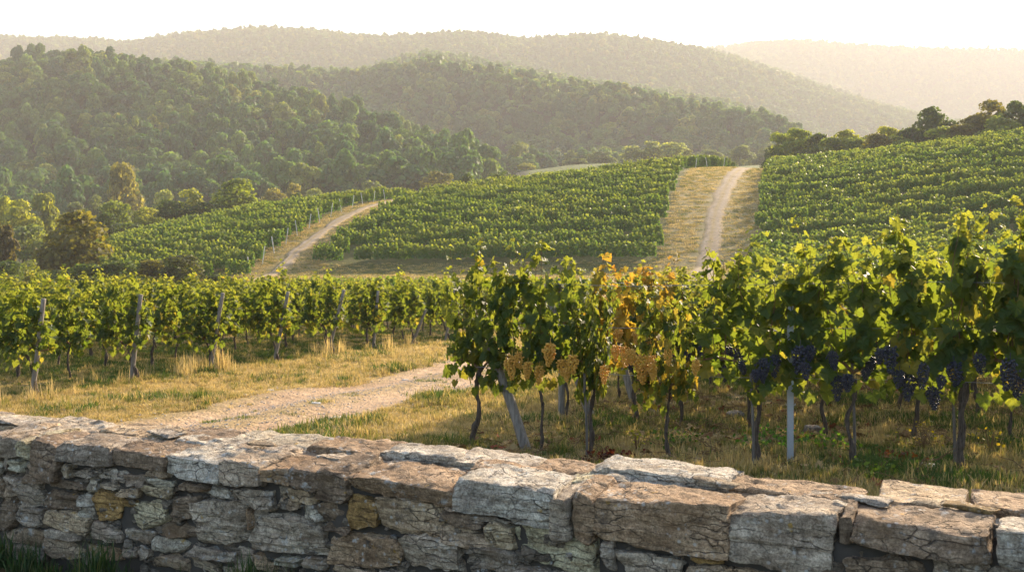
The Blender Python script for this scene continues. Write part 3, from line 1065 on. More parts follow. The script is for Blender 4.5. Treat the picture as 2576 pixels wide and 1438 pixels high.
def steel_post():
    X, D, z = at(1988, 9.40)
    t = thing('metal_post', (X, D, z), 'straight galvanised metal post standing in the front vine row', 'post', None, ROWROT + 0.25)
    w, dp, th, h = 0.055, 0.035, 0.004, 1.45
    prof = [(-w / 2, dp / 2), (-w / 2, -dp / 2), (w / 2, -dp / 2), (w / 2, dp / 2), (w / 2 - th, dp / 2), (w / 2 - th, -dp / 2 + th), (-w / 2 + th, -dp / 2 + th), (-w / 2 + th, dp / 2)]
    zs = np.linspace(-0.1, h, 12)
    n = len(prof)
    v = np.array([(x, y, zz) for zz in zs for x, y in prof])
    i, j = np.meshgrid(np.arange(len(zs) - 1), np.arange(n), indexing='ij')
    q = np.stack([i * n + j, i * n + (j + 1) % n, (i + 1) * n + (j + 1) % n, (i + 1) * n + j], -1).reshape(-1, 4)
    b = (len(zs) - 1) * n
    q = np.concatenate([q, np.array([[b, b + 1, b + 6, b + 7], [b + 1, b + 2, b + 5, b + 6], [b + 2, b + 3, b + 4, b + 5]])])
    link('channel', build_mesh('metal_post', v, None, q, M_STEEL, False), t)
    for k_ in range(7):
        zz = 0.55 + 0.16 * k_
        g = Geo()
        for sx in (-1, 1):
            g.add(*tube([(sx * w / 2, -0.01, zz), (sx * (w / 2 + 0.012), -0.012, zz), (sx * (w / 2 + 0.013), -0.012, zz + 0.018)], 0.003, 5))
        link('wire_hook', g.mesh('wire_hook', M_STEEL), t)


steel_post()
for u, v0, v1, rowname in ((9.65, -4.1, 2.6, 'front'), (11.95, -4.0, 3.6, 'second')):
    for h, what in ((0.80, 'fruiting wire'), (1.25, 'middle foliage wire'), (1.65, 'top foliage wire')):
        pts = []
        for v in np.linspace(v0, v1, 24):
            X, D = uv(u - 0.03, v)
            pts.append((X, D, gz(X, D) + h + 0.004 * math.sin(v * 3)))
        g = Geo()
        g.add(*tube(pts, 0.0022, 4, 0, 0, False))
        tag(link('trellis_wire', g.mesh('trellis_wire', M_WIRE)), 'thin steel %s strung along the %s row of vines' % (what, rowname), 'wire', 'trellis wires of the tall block')

# left block: end posts leaning towards the track, anchor wires
for ri, u in enumerate(row_us):
    if u > 33:
        break
    X, D = uv(u, -11.85)
    z = gz(X, D)
    X2, D2 = uv(u, -11.85 + [0.12, 0.24, 0.22, 0.30, 0.34, 0.42, 0.15, 0.40, 0.3][ri % 9])
    near = ri <= 8
    names = {1: 'weathered wooden end post wrapped in leaves, closest to the wall', 2: 'tall weathered end post with a bare sunlit side, second from the wall',
             3: 'weathered end post with leaves on both sides, third from the wall', 4: 'dark straight end post, fourth from the wall',
             5: 'pale end post half hidden by leaves, fifth from the wall', 6: 'strongly leaning end post, sixth from the wall',
             7: 'short upright end post, seventh from the wall', 8: 'most leaning end post, eighth from the wall beside the track'}
    lab = names.get(ri, 'thin weathered end post far along the left verge of the track')
    leaning_post('wooden_post', (X, D, z), (X2, D2, z + (1.42 if ri != 7 else 0.9)), 0.038, 0.034, lab, 'post', 'end posts of the rows left of the track' if ri in names else 'far end posts left of the track')


# ------------------------------------------------------------------ hillside vineyards beyond (stuff)
def bush_mesh(seed, n=300, w=1.35, th=0.46, h0=0.40, h1=1.72, s=0.20, mat=None):
    r = np.random.default_rng(seed)
    P = np.stack([r.uniform(-.5, .5, n) * w, r.normal(0, .5, n) * th * 0.6, h0 + (h1 - h0) * r.random(n) ** 0.8], 1)
    P[:, 2] += 0.12 * np.sin(P[:, 0] * 6 + seed) * (P[:, 2] > 1.0)
    k_ = n // 12
    P[:k_, 2] = h1 + r.uniform(0, 0.3, k_)
    P[:k_, 0] = r.choice([-.35, 0.05, .4], k_) * w + r.normal(0, .05, k_)
    N_ = unit(np.stack([r.normal(0, .6, n), np.sign(P[:, 1]) * 0.8 + r.normal(0, .5, n), 0.4 + r.normal(0, .5, n)], 1))
    return quads_cloud(P, N_, s * r.uniform(0.7, 1.25, n), r, mat, np.clip(0.02 + 0.75 * (P[:, 2] - h0) / (h1 - h0) + r.normal(0, .18, n), 0, 1))  # tint rises with height: paler young leaves, bright row tops painted in


def quads_cloud(P, N_, S, r, mat, tint, name='leaf_mass'):
    n = len(P)
    A = unit(np.cross(N_, unit(r.normal(0, 1, (n, 3)))))
    B = np.cross(N_, A)
    c = np.array([(-.5, -.35), (.15, -.55), (.55, .1), (.1, .5), (-.45, .3)])
    V = P[:, None] + S[:, None, None] * (c[None, :, 0, None] * A[:, None] + c[None, :, 1, None] * B[:, None])
    base = (np.arange(n) * 5)[:, None]
    T = np.concatenate([base + np.array([[0, 1, 2]]), base + np.array([[0, 2, 3]]), base + np.array([[0, 3, 4]])])
    return build_mesh(name, V.reshape(-1, 3), T, None, mat, False, {'tint': np.repeat(tint, 5)})


def far_vineyards():
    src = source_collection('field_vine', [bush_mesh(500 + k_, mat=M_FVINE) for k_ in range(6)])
    pts, rots = [], []

    def rows(Ds, lo, hi, dirrot=0.0, wob=0.6, step=1.1, skip=0.05):
        for D in Ds:
            Xa, Xb = (lo(D) - CX) / F * D, (hi(D) - CX) / F * D
            if Xb <= Xa:
                continue
            x = np.arange(Xa, Xb, step) + rng.uniform(-.15, .15, len(np.arange(Xa, Xb, step)))
            x = x[rng.random(len(x)) > skip]
            d = D + wob * np.sin(x * 0.11 + D) + 0.25 * rng.normal(0, 0.5, len(x))
            pts.append(np.stack([x, d], 1))
            rots.append(np.full(len(x), dirrot) + rng.normal(0, 0.12, len(x)) + np.pi * rng.integers(0, 2, len(x)))
    crest = lambda D, p: np.interp(p, *T_K2D)
    # middle field
    rows([D_ for D_ in np.arange(109, 216, 3.7) if not 175 < D_ < 181], lambda D: np.interp(D, *TR_PATH) + np.interp(D, [104, 130, 195], [3.0, 5.0, 8.0]) * F / D + rng.uniform(-8, 8), lambda D: np.interp(D, *TR_CR))
    # left field
    rows(np.arange(103, 205, 3.4), lambda D: 250 if D < 145 else np.interp(D, T_K2D[1][2:6], T_K2D[0][2:6]) - 70, lambda D: np.interp(D, *TR_PATH) - 2.6 * F / D)
    # right field
    rows(np.arange(72, 218, 3.3), lambda D: np.interp(D, *TR_RL), lambda D: 3250 if D < 176 else np.interp(D, [178, 196, 215, 218], [2640, 2230, 1990, 1985]), skip=0.05, wob=0.8)
    # band of low rows beyond the left block
    rows(np.arange(50, 83, 2.6), lambda D: np.interp(D, [50, 66, 83], [600, 650, 790]), lambda D: np.interp(D, [53, 96], [1560, 1640]))
    P = np.concatenate(pts); R = np.concatenate(rots)
    Z = ground_z(P[:, 0], P[:, 1])
    n = len(P)
    sc = rng.uniform(0.78, 1.14, n) * (1 + 0.08 * n2(P[:, 0], P[:, 1], 0.08, 4)) * np.where((P[:, 1] < 90) & (P[:, 0] < 12), 0.68, 1.0)
    scl = np.stack([sc, sc, sc * rng.uniform(0.9, 1.12, n)], 1)
    rot = np.stack([np.zeros(n), np.zeros(n), R], 1)
    print('field vines', n)
    scatter('vineyard_foliage', np.stack([P[:, 0], P[:, 1], Z], 1), rot, scl, rng.integers(0, 6, n), src, 'dense green vine rows covering the slopes beyond the near blocks')


far_vineyards()
# white end posts along the diagonal path and the hill track
far_posts = [(D, np.interp(D, *TR_PATH) - 2.4 * F / D) for D in np.arange(104, 172, 5.4)] + [(D, np.interp(D, *TR_CR) + 1.0 * F / D) for D in (186, 192, 199)]
for k_, (D, px) in enumerate(far_posts):
    X, D, z = at(px, D)
    lab = 'thin pale end post on the diagonal field path' if k_ < len(far_posts) - 3 else 'thin pale end post beside the gravel hill track'
    for_d = -1 if k_ % 2 else 1
    leaning_post('vineyard_post', (X, D, z), (X - 0.45 * for_d * 0.6, D, z + 1.9), 0.055, 0.05, lab, 'post', 'pale posts on the diagonal path' if k_ < len(far_posts) - 3 else 'pale posts by the hill track', M_PALE, 6)


# ------------------------------------------------------------------ trees
def crown(seed, n, w, h, s, mat, shape='round', lobes=16):
    """leaf-clump crown, base at z=0, height h, width w"""
    r = np.random.default_rng(seed)
    C, Rr = [], []
    for k_ in range(lobes):
        t = r.uniform(0.05, 0.95)
        if shape == 'tall':
            env = 0.5 * w * (1.0 - 0.65 * t) * (0.75 + 0.25 * min(1, t * 6))
        elif shape == 'dome':
            env = 0.5 * w * math.sqrt(max(0.02, 1 - (t * 0.98) ** 2.2))
        elif shape == 'cone':
            env = 0.5 * w * (1 - 0.93 * t)
        else:
            env = 0.5 * w * math.sqrt(max(0.04, 1 - (2 * t - 0.85) ** 2 * 0.75 if t < 0.85 else 1 - (2 * t - 0.85) ** 2))
        an = k_ * 2.39996 + r.normal(0, 0.3)
        rad = min(0.5 * w, env) * r.uniform(0.35, 0.72)
        lr = (0.20 + 0.10 * r.random()) * w * (0.7 if shape in ('tall', 'cone') else 1.0) * (1 - 0.35 * t)
        C.append((rad * math.cos(an), rad * math.sin(an), t * h * 0.86 + 0.04 * h))
        Rr.append(lr)
    C, Rr = np.array(C), np.array(Rr)
    pick = r.choice(lobes, n, p=Rr ** 2 / np.sum(Rr ** 2))
    dirs = unit(r.normal(0, 1, (n, 3)))
    dirs[:, 2] = np.where(dirs[:, 2] < -0.4, -dirs[:, 2], dirs[:, 2])
    fl = unit(dirs)
    rad = Rr[pick] * r.uniform(0.72, 1.08, n) * (1 + 0.22 * vnoise(C[pick] + fl * Rr[pick][:, None], 7.0 / w, seed))
    P = C[pick] + fl * rad[:, None] * np.array([1, 1, 0.85])
    N_ = unit(fl + (0.55 if n > 1000 else 0.32) * r.normal(0, 1, (n, 3)))
    lt = r.random(lobes)
    tint = np.clip(0.30 + 0.45 * (lt[pick] - 0.5) + 0.16 * r.normal(0, 1, n) + 0.15, 0, 1)
    return quads_cloud(P, N_, s * r.uniform(0.6, 1.35, n), r, mat, tint, 'tree_crown')


def tree_trunk(seed, h, r0, w, wood=None, bare=None):
    r = np.random.default_rng(seed)
    g = Geo()
    m = 9
    t = np.linspace(0, 1, m)
    H = h * 0.62
    pts = np.stack([0.04 * w * np.sin(t * 3 + seed), 0.04 * w * np.sin(t * 4 + seed * 2), -0.4 + (H + 0.4) * t], 1)
    g.add(*tube(pts, r0 * (1.3 - 1.0 * t), 8, seed, 0.15))
    for k_ in range(6):
        t0 = r.uniform(0.35, 0.9)
        b = np.array([np.interp(t0, t, pts[:, i_]) for i_ in range(3)])
        an = k_ * 1.05 + r.normal(0, .3)
        L = w * r.uniform(0.22, 0.36)
        e_ = b + np.array([math.cos(an) * L, math.sin(an) * L, L * r.uniform(0.5, 1.1)])
        mid = (b + e_) / 2 + np.array([0, 0, -0.05 * L])
        g.add(*tube([b, mid, e_], [r0 * 0.45 * (1.1 - t0 * .6), r0 * 0.3, r0 * 0.1], 6, seed + k_))
    return g.mesh('tree_trunk', wood or M_TREEBARK)


CROWNS = {'round': [crown(600 + k_, 3600, 1.0, 1.0, 0.052, M_FOL, 'round', 20) for k_ in range(4)],
          'tall': [crown(620 + k_, 3200, 1.0, 1.0, 0.055, M_FOL, 'tall', 22) for k_ in range(3)],
          'dome': [crown(640 + k_, 3600, 1.0, 1.0, 0.05, M_FOL, 'dome', 22) for k_ in range(4)]}
UTRUNK = [tree_trunk(660 + k_, 1.0, 0.028, 0.8) for k_ in range(4)]
tree_no = [0]


def place_tree(px, ytop, wpx, D, col, shape, label, group=None, lift=0.16):
    X, D, z = at(px, D)
    H = max(1.2, CAMZ + (HY - ytop) * D / F - z)
    W = wpx * D / F
    k_ = tree_no[0]
    tree_no[0] += 1
    lift = 0.06 if 'biggest' in label or 'big olive' in label else lift
    kind = 'shrub' if shape == 'dome' and H < 4.5 else 'tree'
    t = thing('broadleaf_tree' if kind == 'tree' else 'shrub', (X, D, z), label, kind, group, random.uniform(0, 6.28))
    tr_ = link('trunk', UTRUNK[k_ % 4], t)
    tr_.scale = (W * 0.8, W * 0.8, H)
    cr = link('crown', CROWNS[shape][k_ % len(CROWNS[shape])], t, col)
    b = 0.0 if shape == 'dome' else lift * H
    cr.location = (0, 0, b)
    cr.scale = (W * 1.08, W * 1.08, (H - b) * 1.0)
    return t


OLIVE, DKG, YG, GOLD, GREYG, RUST, PALEG = (0.085, 0.085, 0.020), (0.050, 0.078, 0.022), (0.17, 0.19, 0.036), (0.125, 0.125, 0.042), (0.085, 0.115, 0.055), (0.085, 0.075, 0.03), (0.17, 0.20, 0.07)
GRN = (0.115, 0.150, 0.030)
TREES = [
    (185, 526, 185, 112, OLIVE, 'round', 'big olive-brown tree standing right behind the left vine rows'),
    (8, 548, 100, 118, RUST, 'tall', 'rusty-topped tree at the very edge beside the big olive-brown tree'),
    (75, 640, 105, 104, YG, 'dome', 'yellow-green shrub at the foot of the big olive-brown tree'),
    (455, 640, 122, 99, (0.06, 0.072, 0.02), 'dome', 'dome-shaped dark olive shrub at the foot of the left hillside vineyard'),
    (385, 652, 95, 101, OLIVE, 'dome', 'low brownish shrub just left of the dome-shaped shrub'),
    (215, 662, 120, 97, DKG, 'dome', 'dark shrub at the foot of the big olive-brown tree on its field side'),
    (150, 668, 120, 96, DKG, 'dome', 'low dark shrub directly below the big olive-brown tree'),
    (20, 655, 90, 99, DKG, 'dome', 'dark shrub at the picture edge below the rusty-topped tree'),
    (300, 655, 110, 98, DKG, 'dome', 'dark low shrub between the big olive-brown tree and the dome-shaped shrub'),
    (548, 690, 80, 92, DKG, 'dome', 'small dark shrub at the low end of the diagonal path'),
    (112, 468, 92, 190, YG, 'tall', 'light green pointed tree above the big olive-brown tree'),
    (48, 500, 95, 172, YG, 'round', 'yellow-green rounded tree left of the light green pointed tree'),
    (5, 492, 60, 185, YG, 'round', 'yellowish tree cut by the picture edge above the rusty one'),
    (60, 560, 110, 150, GREYG, 'round', 'grey-green tree in the shade below the yellow-green rounded tree'),
    (190, 508, 66, 240, GREYG, 'round', 'small grey-green tree at the wood edge left of the golden tree'),
    (243, 490, 50, 250, GREYG, 'round', 'slim grey-green tree just left of the golden tree'),
    (310, 408, 96, 245, GOLD, 'dome', 'tall golden autumn tree at the foot of the wooded hill'),
    (292, 500, 90, 172, GRN, 'round', 'green tree in front of the golden autumn tree'),
    (262, 535, 80, 158, DKG, 'round', 'dark green tree where the left field meets the tree belt'),
    (372, 520, 80, 165, YG, 'round', 'yellow-lit tree in the belt right of the golden autumn tree'),
    (330, 560, 90, 152, DKG, 'dome', 'dark bush along the upper edge of the left field'),
    (412, 472, 58, 240, PALEG, 'round', 'pale green tree behind the belt'),
    (432, 502, 90, 172, DKG, 'round', 'dark broad tree in the middle of the belt'),
    (478, 474, 80, 190, YG, 'round', 'yellow-crowned tree left of the round-headed tree'),
    (524, 508, 95, 172, DKG, 'round', 'dark tree touching the round-headed tree'),
    (595, 448, 116, 178, GRN, 'dome', 'large round-headed green tree at the end of the belt above the field'),
    (690, 473, 66, 250, GOLD, 'round', 'pale golden tree just right of the round-headed tree'),
    (740, 460, 50, 262, GOLD, 'round', 'pale orange-topped tree behind the field crest'),
    (746, 484, 36, 196, DKG, 'round', 'small dark green tree in front of the pale orange-topped one'),
    (790, 470, 50, 270, PALEG, 'round', 'pale tree right of the orange-topped one'),
    (884, 470, 30, 215, YG, 'dome', 'small yellow bush on the field crest'),
    (935, 455, 72, 290, GREYG, 'dome', 'grey-green bush clump behind the field crest'),
    (1105, 430, 80, 270, GOLD, 'round', 'pale gold tree under the tip of the wooded hill'),
    (1172, 436, 50, 215, DKG, 'dome', 'small dark bush on the crest left of the wide dark bush'),
    (1252, 420, 86, 225, DKG, 'dome', 'wide dark green bush on the crest under the wooded hill'),
    (1590, 366, 66, 420, PALEG, 'round', 'pale leafy tree at the left of the valley clump'),
    (1640, 350, 76, 425, PALEG, 'tall', 'tallest pale tree of the valley clump'),
    (1690, 354, 76, 420, PALEG, 'round', 'pale tree right of the tallest one in the valley clump'),
    (1732, 374, 46, 415, YG, 'tall', 'slim yellow-green tree closing the valley clump'),
    (1452, 398, 62, 425, GREYG, 'round', 'grey-green tree beside the pale valley meadow'),
    (1512, 380, 70, 440, GREYG, 'round', 'grey-green tree between the meadow and the pale valley clump'),
    (1790, 374, 60, 430, GREYG, 'round', 'grey-green tree right of the pale valley clump'),
    (1862, 366, 70, 440, GREYG, 'round', 'hazy tree above the end of the gravel hill track'),
    (1325, 410, 50, 420, YG, 'round', 'yellowish tree left of the valley meadow'),
    (1920, 372, 60, 450, GREYG, 'round', 'hazy tree just left of the hedgerow end'),
]
for T_ in TREES:
    place_tree(*T_)
HEDGE = [
    (1968, 328, 70, 222, GRN, 'round', 'green tree at the low end of the hedgerow beside the hill track'),
    (2008, 322, 84, 218, GRN, 'round', 'rounded green tree second in the hedgerow from the hill track'),
    (2062, 336, 80, 214, DKG, 'dome', 'dark bush in the hedgerow, third from the hill track'),
    (2122, 326, 96, 210, YG, 'round', 'bright yellow-green tree in the hedgerow'),
    (2182, 340, 80, 207, GRN, 'dome', 'low green bush right of the bright hedgerow tree'),
    (2232, 318, 78, 205, YG, 'round', 'yellowish tree left of the tall dark hedgerow tree'),
    (2285, 322, 80, 203, DKG, 'dome', 'dark bush at the foot of the tall dark hedgerow tree'),
    (2335, 268, 104, 202, DKG, 'round', 'tall dark spreading tree rising above the hedgerow'),
    (2395, 302, 86, 198, DKG, 'dome', 'dark bush between the two tall hedgerow trees'),
    (2440, 290, 80, 196, OLIVE, 'round', 'brownish tree left of the tall glowing hedgerow tree'),
    (2490, 250, 100, 194, OLIVE, 'round', 'tall brownish tree near the sunny end of the hedgerow'),
    (2555, 254, 96, 190, DKG, 'round', 'dark tree at the sunny end of the hedgerow'),
    (2620, 240, 110, 188, DKG, 'round', 'dark tree at the edge of view ending the hedgerow'),
]
HEDGE += [(2035, 352, 70, 211, DKG, 'dome', 'low dark shrub filling the hedgerow beside the second tree'),
          (2090, 346, 80, 208, GRN, 'dome', 'green shrub filling the hedgerow below the bright tree'),
          (2150, 345, 80, 204, GRN, 'dome', 'green shrub filling the hedgerow right of the bright tree'),
          (2208, 336, 90, 201, OLIVE, 'dome', 'olive shrub in the hedgerow before the yellowish tree'),
          (2262, 328, 90, 199, GRN, 'dome', 'green shrub in the hedgerow after the yellowish tree'),
          (2365, 318, 100, 194, GRN, 'dome', 'broad green shrub under the tall dark hedgerow tree'),
          (2420, 312, 90, 192, OLIVE, 'dome', 'olive shrub in the hedgerow under the brownish tree'),
          (2520, 292, 110, 186, GRN, 'dome', 'broad green shrub near the sunny end of the hedgerow'),
          (1950, 358, 60, 216, DKG, 'dome', 'dark bush at the foot of the first hedgerow tree beside the track')]
for T_ in HEDGE:
    place_tree(*T_, group='trees of the hedgerow')

# ------------------------------------------------------------------ forest on the hills
F_HI = [crown(700 + k_, 1700, 1.0, 1.0, 0.075, M_FOR, ('dome', 'dome', 'round', 'dome', 'round', 'dome')[k_], 8) for k_ in range(6)]
F_LO = [crown(720 + k_, 340, 1.0, 1.0, 0.15, M_FOR, ('round', 'dome', 'round', 'cone')[k_], 7) for k_ in range(4)]


def forest():
    pts = []

    def fill(D0, D1, sp, pxa, pxb, cond=None):
        D = D0
        while D < D1:
            Xa, Xb = (pxa - CX) / F * D, (pxb - CX) / F * D
            x = np.arange(Xa, Xb, sp)
            x = x + rng.uniform(-.45, .45, len(x)) * sp
            d = D + rng.uniform(-.45, .45, len(x)) * sp
            px = CX + F * x / d
            k_ = np.ones(len(x), bool) if cond is None else cond(px, d)
            pts.append(np.stack([x[k_], d[k_], np.full(k_.sum(), sp)], 1))
            D += sp * 0.95

    d4 = lambda px: np.interp(px, *T_K4D)
    fill(255, 700, 9.6, -180, 1232, lambda px, d: (d < d4(px) + 30) & (d > np.interp(px, [-200, 300, 650, 900, 1190, 1330], [285, 305, 315, 325, 335, 350])))
    fill(480, 1010, 10.5, -180, 2700, lambda px, d: (d > d4(px) + 20) & (d < np.interp(px, *T_K5D) + 40) & ~((px > 1330) & (d < 500)))
    fill(820, 1840, 12.0, -180, 2700, lambda px, d: d > np.interp(px, *T_K5D) + 40)
    fill(1850, 3040, 18.0, 1450, 2760)
    A = np.concatenate(pts)
    X, D, sp = A.T
    Z = ground_z(X, D)
    n = len(X)
    px = CX + F * X / D
    py = HY - (Z + 8 - CAMZ) * F / D
    H = sp * rng.uniform(0.95, 1.55, n) + 1.0
    W = sp * rng.choice([1.0, 1.25, 1.5, 1.9], n, p=[.35, .3, .25, .1]) * rng.uniform(.9, 1.1, n)
    H = np.where(sp == 9.6, H * rng.uniform(0.95, 1.25, n), H)
    # largest in view become single trees
    cand = np.where((px > -20) & (px < 1300) & (D < 450) & (sp == 9.6))[0]
    cand = cand[np.argsort(D[cand])]
    vis = []
    best = {}
    for i_ in cand:
        vis.append(i_)
    ind = np.array(vis[:225])
    mask = np.zeros(n, bool); mask[ind] = True
    for i_ in ind:
        t = thing('forest_tree', (X[i_], D[i_], Z[i_]), 'deciduous tree in the lower front of the hazy wooded hill', 'tree', 'trees at the foot of the wooded hill', random.uniform(0, 6.28))
        k_ = int(rng.integers(0, 6))
        tr_ = link('trunk', UTRUNK[k_ % 4], t); tr_.scale = (W[i_] * .6, W[i_] * .6, H[i_] * 1.25)
        cr = link('crown', F_HI[k_], t); cr.location = (0, 0, 0.12 * H[i_]); cr.scale = (W[i_], W[i_], H[i_] * 1.05)
    r_ = ~mask
    src = source_collection('forest_crown', F_HI + F_LO)
    idx = np.where(D[r_] < 700, rng.integers(0, 6, r_.sum()), 6 + rng.integers(0, 4, r_.sum()))
    conif = (idx == 9) & (rng.random(r_.sum()) < 0.6)
    idx = np.where(conif, 6, idx)
    print('forest', n)
    scatter('forest', np.stack([X, D, Z - 0.3], 1)[r_], np.stack([0 * X, 0 * X, rng.uniform(0, 6.28, n)], 1)[r_], np.stack([W, W, H], 1)[r_], idx, src, 'hazy deciduous forest covering the ridges')


forest()


# ------------------------------------------------------------------ dry stone wall
def wall_pt(t, w, z=0.0):
    """t metres along the front face from its left reference, w metres behind it"""
    p = WA + WT * t + WN * w
    return p[0], p[1], z


def wall_top(t):
    p = WA + WT * t
    return CAMZ - 0.85 - 0.05385 * p[1]


def face_hit(px, py, w=0.0):
    xr = (px - CX) / F
    A0 = WA + WN * w
    # A0 + t WT = D (xr, 1)
    M = np.array([[WT[0], -xr], [WT[1], -1.0]])
    t, D = np.linalg.solve(M, -A0)
    return t, CAMZ + (HY - py) * D / F


def stone_geo(w, d, h, seed, res=0.016, rnd=7.0, amp=1.0, flat=False):
    """rough block, extents w (x) d (y) h (z), centred"""
    nx, ny, nz = [max(4, int(round(v_ / res))) for v_ in (w, d, h)]
    vs, qs, n0 = [], [], 0
    for ax, (na_, nb_) in ((0, (ny, nz)), (1, (nx, nz)), (2, (nx, ny))):
        for sg in (-1, 1):
            ga, gb = np.meshgrid(np.linspace(-1, 1, na_ + 1), np.linspace(-1, 1, nb_ + 1), indexing='ij')
            c = np.full(ga.shape, float(sg))
            p = {0: (c, ga, gb), 1: (ga, c, gb), 2: (ga, gb, c)}[ax]
            vs.append(np.stack(p, -1).reshape(-1, 3))
            i, j = np.meshgrid(np.arange(na_), np.arange(nb_), indexing='ij')
            q = np.stack([i * (nb_ + 1) + j, (i + 1) * (nb_ + 1) + j, (i + 1) * (nb_ + 1) + j + 1, i * (nb_ + 1) + j + 1], -1).reshape(-1, 4)
            if (sg > 0) == (ax == 1):
                q = q[:, ::-1]
            qs.append(q + n0)
            n0 += len(vs[-1])
    V = np.concatenate(vs); Q = np.concatenate(qs)
    key = np.round(V * 4096).astype(np.int64)
    _, first, inv = np.unique(key, axis=0, return_index=True, return_inverse=True)
    inv = inv.reshape(-1)
    V = V[first]; Q = inv[Q]
    hs = np.array([w, d, h]) / 2
    mn = min(hs)
    re = min(0.010, 0.25 * mn)
    B = V * hs
    inner = np.clip(B, -(hs - re), hs - re)
    dv = B - inner
    nrm = unit(dv)
    P = inner + nrm * re
    U = V
    rr = np.random.default_rng(seed)
    cw = rr.uniform(-1, 1, (2, 2, 2, 3)) * np.minimum(hs * 0.42, 0.045) * amp
    f_ = (V + 1) / 2
    for a1 in (0, 1):
        for b1 in (0, 1):
            for c1 in (0, 1):
                wt = (f_[:, 0] if a1 else 1 - f_[:, 0]) * (f_[:, 1] if b1 else 1 - f_[:, 1]) * (f_[:, 2] if c1 else 1 - f_[:, 2])
                P = P + wt[:, None] * cw[a1, b1, c1]
    for c_ in range(16):
        nd = unit(rr.normal(0, 1, 3) / hs * mn)
        nd = unit(nd * np.array([1, 1, 1.25 if flat else 1.0]))
        sup = P @ nd
        lim = sup.max() * (rr.uniform(0.88, 0.97) if flat else rr.uniform(0.80, 0.95))
        P = P - np.maximum(0, sup - lim)[:, None] * nd * rr.uniform(0.75, 1.0)
    o = seed * 3.17
    Q3 = P + o
    a_ = min(0.03, 0.22 * mn) * amp
    disp = a_ * 0.35 * fbm(Q3, 6.0, 1, 2) - 0.014 * amp * np.abs(fbm(Q3, 11.0, 4, 2)) + 0.008 * amp * fbm(Q3, 30.0, 5, 3)
    lay = np.floor((P[:, 2] + 0.012 * vnoise(Q3, 9, 8)) * 42 + 0.5)
    step = hash01(lay.astype(np.int64), np.full(len(lay), seed, np.int64), np.zeros(len(lay), np.int64), 3) - 0.5
    horiz = np.stack([nrm[:, 0], nrm[:, 1], np.zeros(len(P))], 1)
    P = P + nrm * disp[:, None] + horiz * (step * 0.012 * amp)[:, None]
    # slabby ledges on the upper face
    up = np.clip(nrm[:, 2], 0, 1)
    tl = vnoise(np.stack([Q3[:, 0], Q3[:, 1], 0 * Q3[:, 0]], 1), 6.0, 9) + 0.5 * vnoise(np.stack([Q3[:, 0], Q3[:, 1], 0 * Q3[:, 0]], 1), 15.0, 12)
    P[:, 2] += up * (np.round(tl * 3) / 3) * 0.012 * amp
    return P, Q


PAL_RAW = [(0.27, 0.225, 0.175), (0.30, 0.265, 0.22), (0.24, 0.185, 0.13), (0.30, 0.28, 0.255), (0.235, 0.215, 0.19), (0.33, 0.29, 0.235), (0.25, 0.22, 0.19)]
PAL = [(a_ * .82, b_ * .80, c_ * .76) for a_, b_, c_ in PAL_RAW]
GREY, BLUEG, BROWN, DARK, WHITE, OCHRE, TAN = (0.245, 0.218, 0.180), (0.265, 0.25, 0.22), (0.205, 0.155, 0.105), (0.145, 0.115, 0.085), (0.37, 0.335, 0.29), (0.20, 0.135, 0.055), (0.27, 0.22, 0.155)
wall = thing('dry_stone_wall', (float(WA[0]), float(WA[1]), 0), 'weathered dry stone wall of rough sandstone blocks crossing the foreground', 'wall')
WALLROT = math.atan2(WT[1], WT[0])
sid = [0]


def put_stone(name, t0, t1, z0, z1, w0, depth, col=None, amp=1.0, rnd=7.0, res=0.016, tilt=0.0):
    sid[0] += 1
    P, Q = stone_geo((t1 - t0), depth, (z1 - z0), sid[0] * 13 + 5, res, rnd, amp, name == 'coping_stone')
    me = build_mesh(name, P, None, Q, M_STONE, True)
    me.set_sharp_from_angle(angle=math.radians(26))
    o = link(name, me, wall)
    tc, zc, wc = (t0 + t1) / 2, (z0 + z1) / 2, w0 + depth / 2
    p = WT * tc + WN * wc
    o.location = (p[0], p[1], zc)
    o.rotation_euler = (random.uniform(-.02, .02), tilt, WALLROT + random.uniform(-.02, .02))
    c = col or random.choice(PAL)
    j = random.uniform(0.86, 1.14)
    o.color = (min(.46, c[0] * j * 1.8), min(.43, c[1] * j * 1.72), min(.37, c[2] * j * 1.64), 1)
    return o


def L(x):      # left crop -> view px
    return x / 2.0


LC = lambda a_, b_, c_, d_, col=None: (a_ / 2.0, 1011 + b_ / 2.0, c_ / 2.0, 1011 + d_ / 2.0, col)
RC = lambda a_, b_, c_, d_, col=None: (1288 + a_ / 2.0, 1029.7 + b_ / 2.0, 1288 + c_ / 2.0, 1029.7 + d_ / 2.0, col)
CAPS = [LC(-260, 170, -90, 300), LC(-90, 180, 0, 290, GREY), LC(0, 190, 85, 280, GREY), LC(85, 205, 140, 300, TAN), LC(140, 198, 300, 390, DARK), LC(300, 230, 555, 312), LC(555, 260, 845, 348, DARK),
        LC(838, 245, 1098, 415, WHITE), LC(1096, 305, 1310, 428), LC(1308, 340, 1462, 424, BROWN), LC(1460, 352, 1592, 455, DARK), LC(1592, 365, 1745, 500, DARK),
        LC(1745, 375, 2290, 498, BROWN), LC(2290, 430, 2766, 580, WHITE), RC(195, 450, 300, 660, GREY), RC(298, 430, 408, 672, BROWN), RC(402, 490, 1085, 722, BROWN),
        RC(1072, 575, 1640, 812, GREY), RC(1644, 600, 1705, 700, DARK), RC(1702, 640, 2412, 755, DARK), RC(2428, 660, 2900, 830, BLUEG), RC(2900, 690, 3500, 860)]
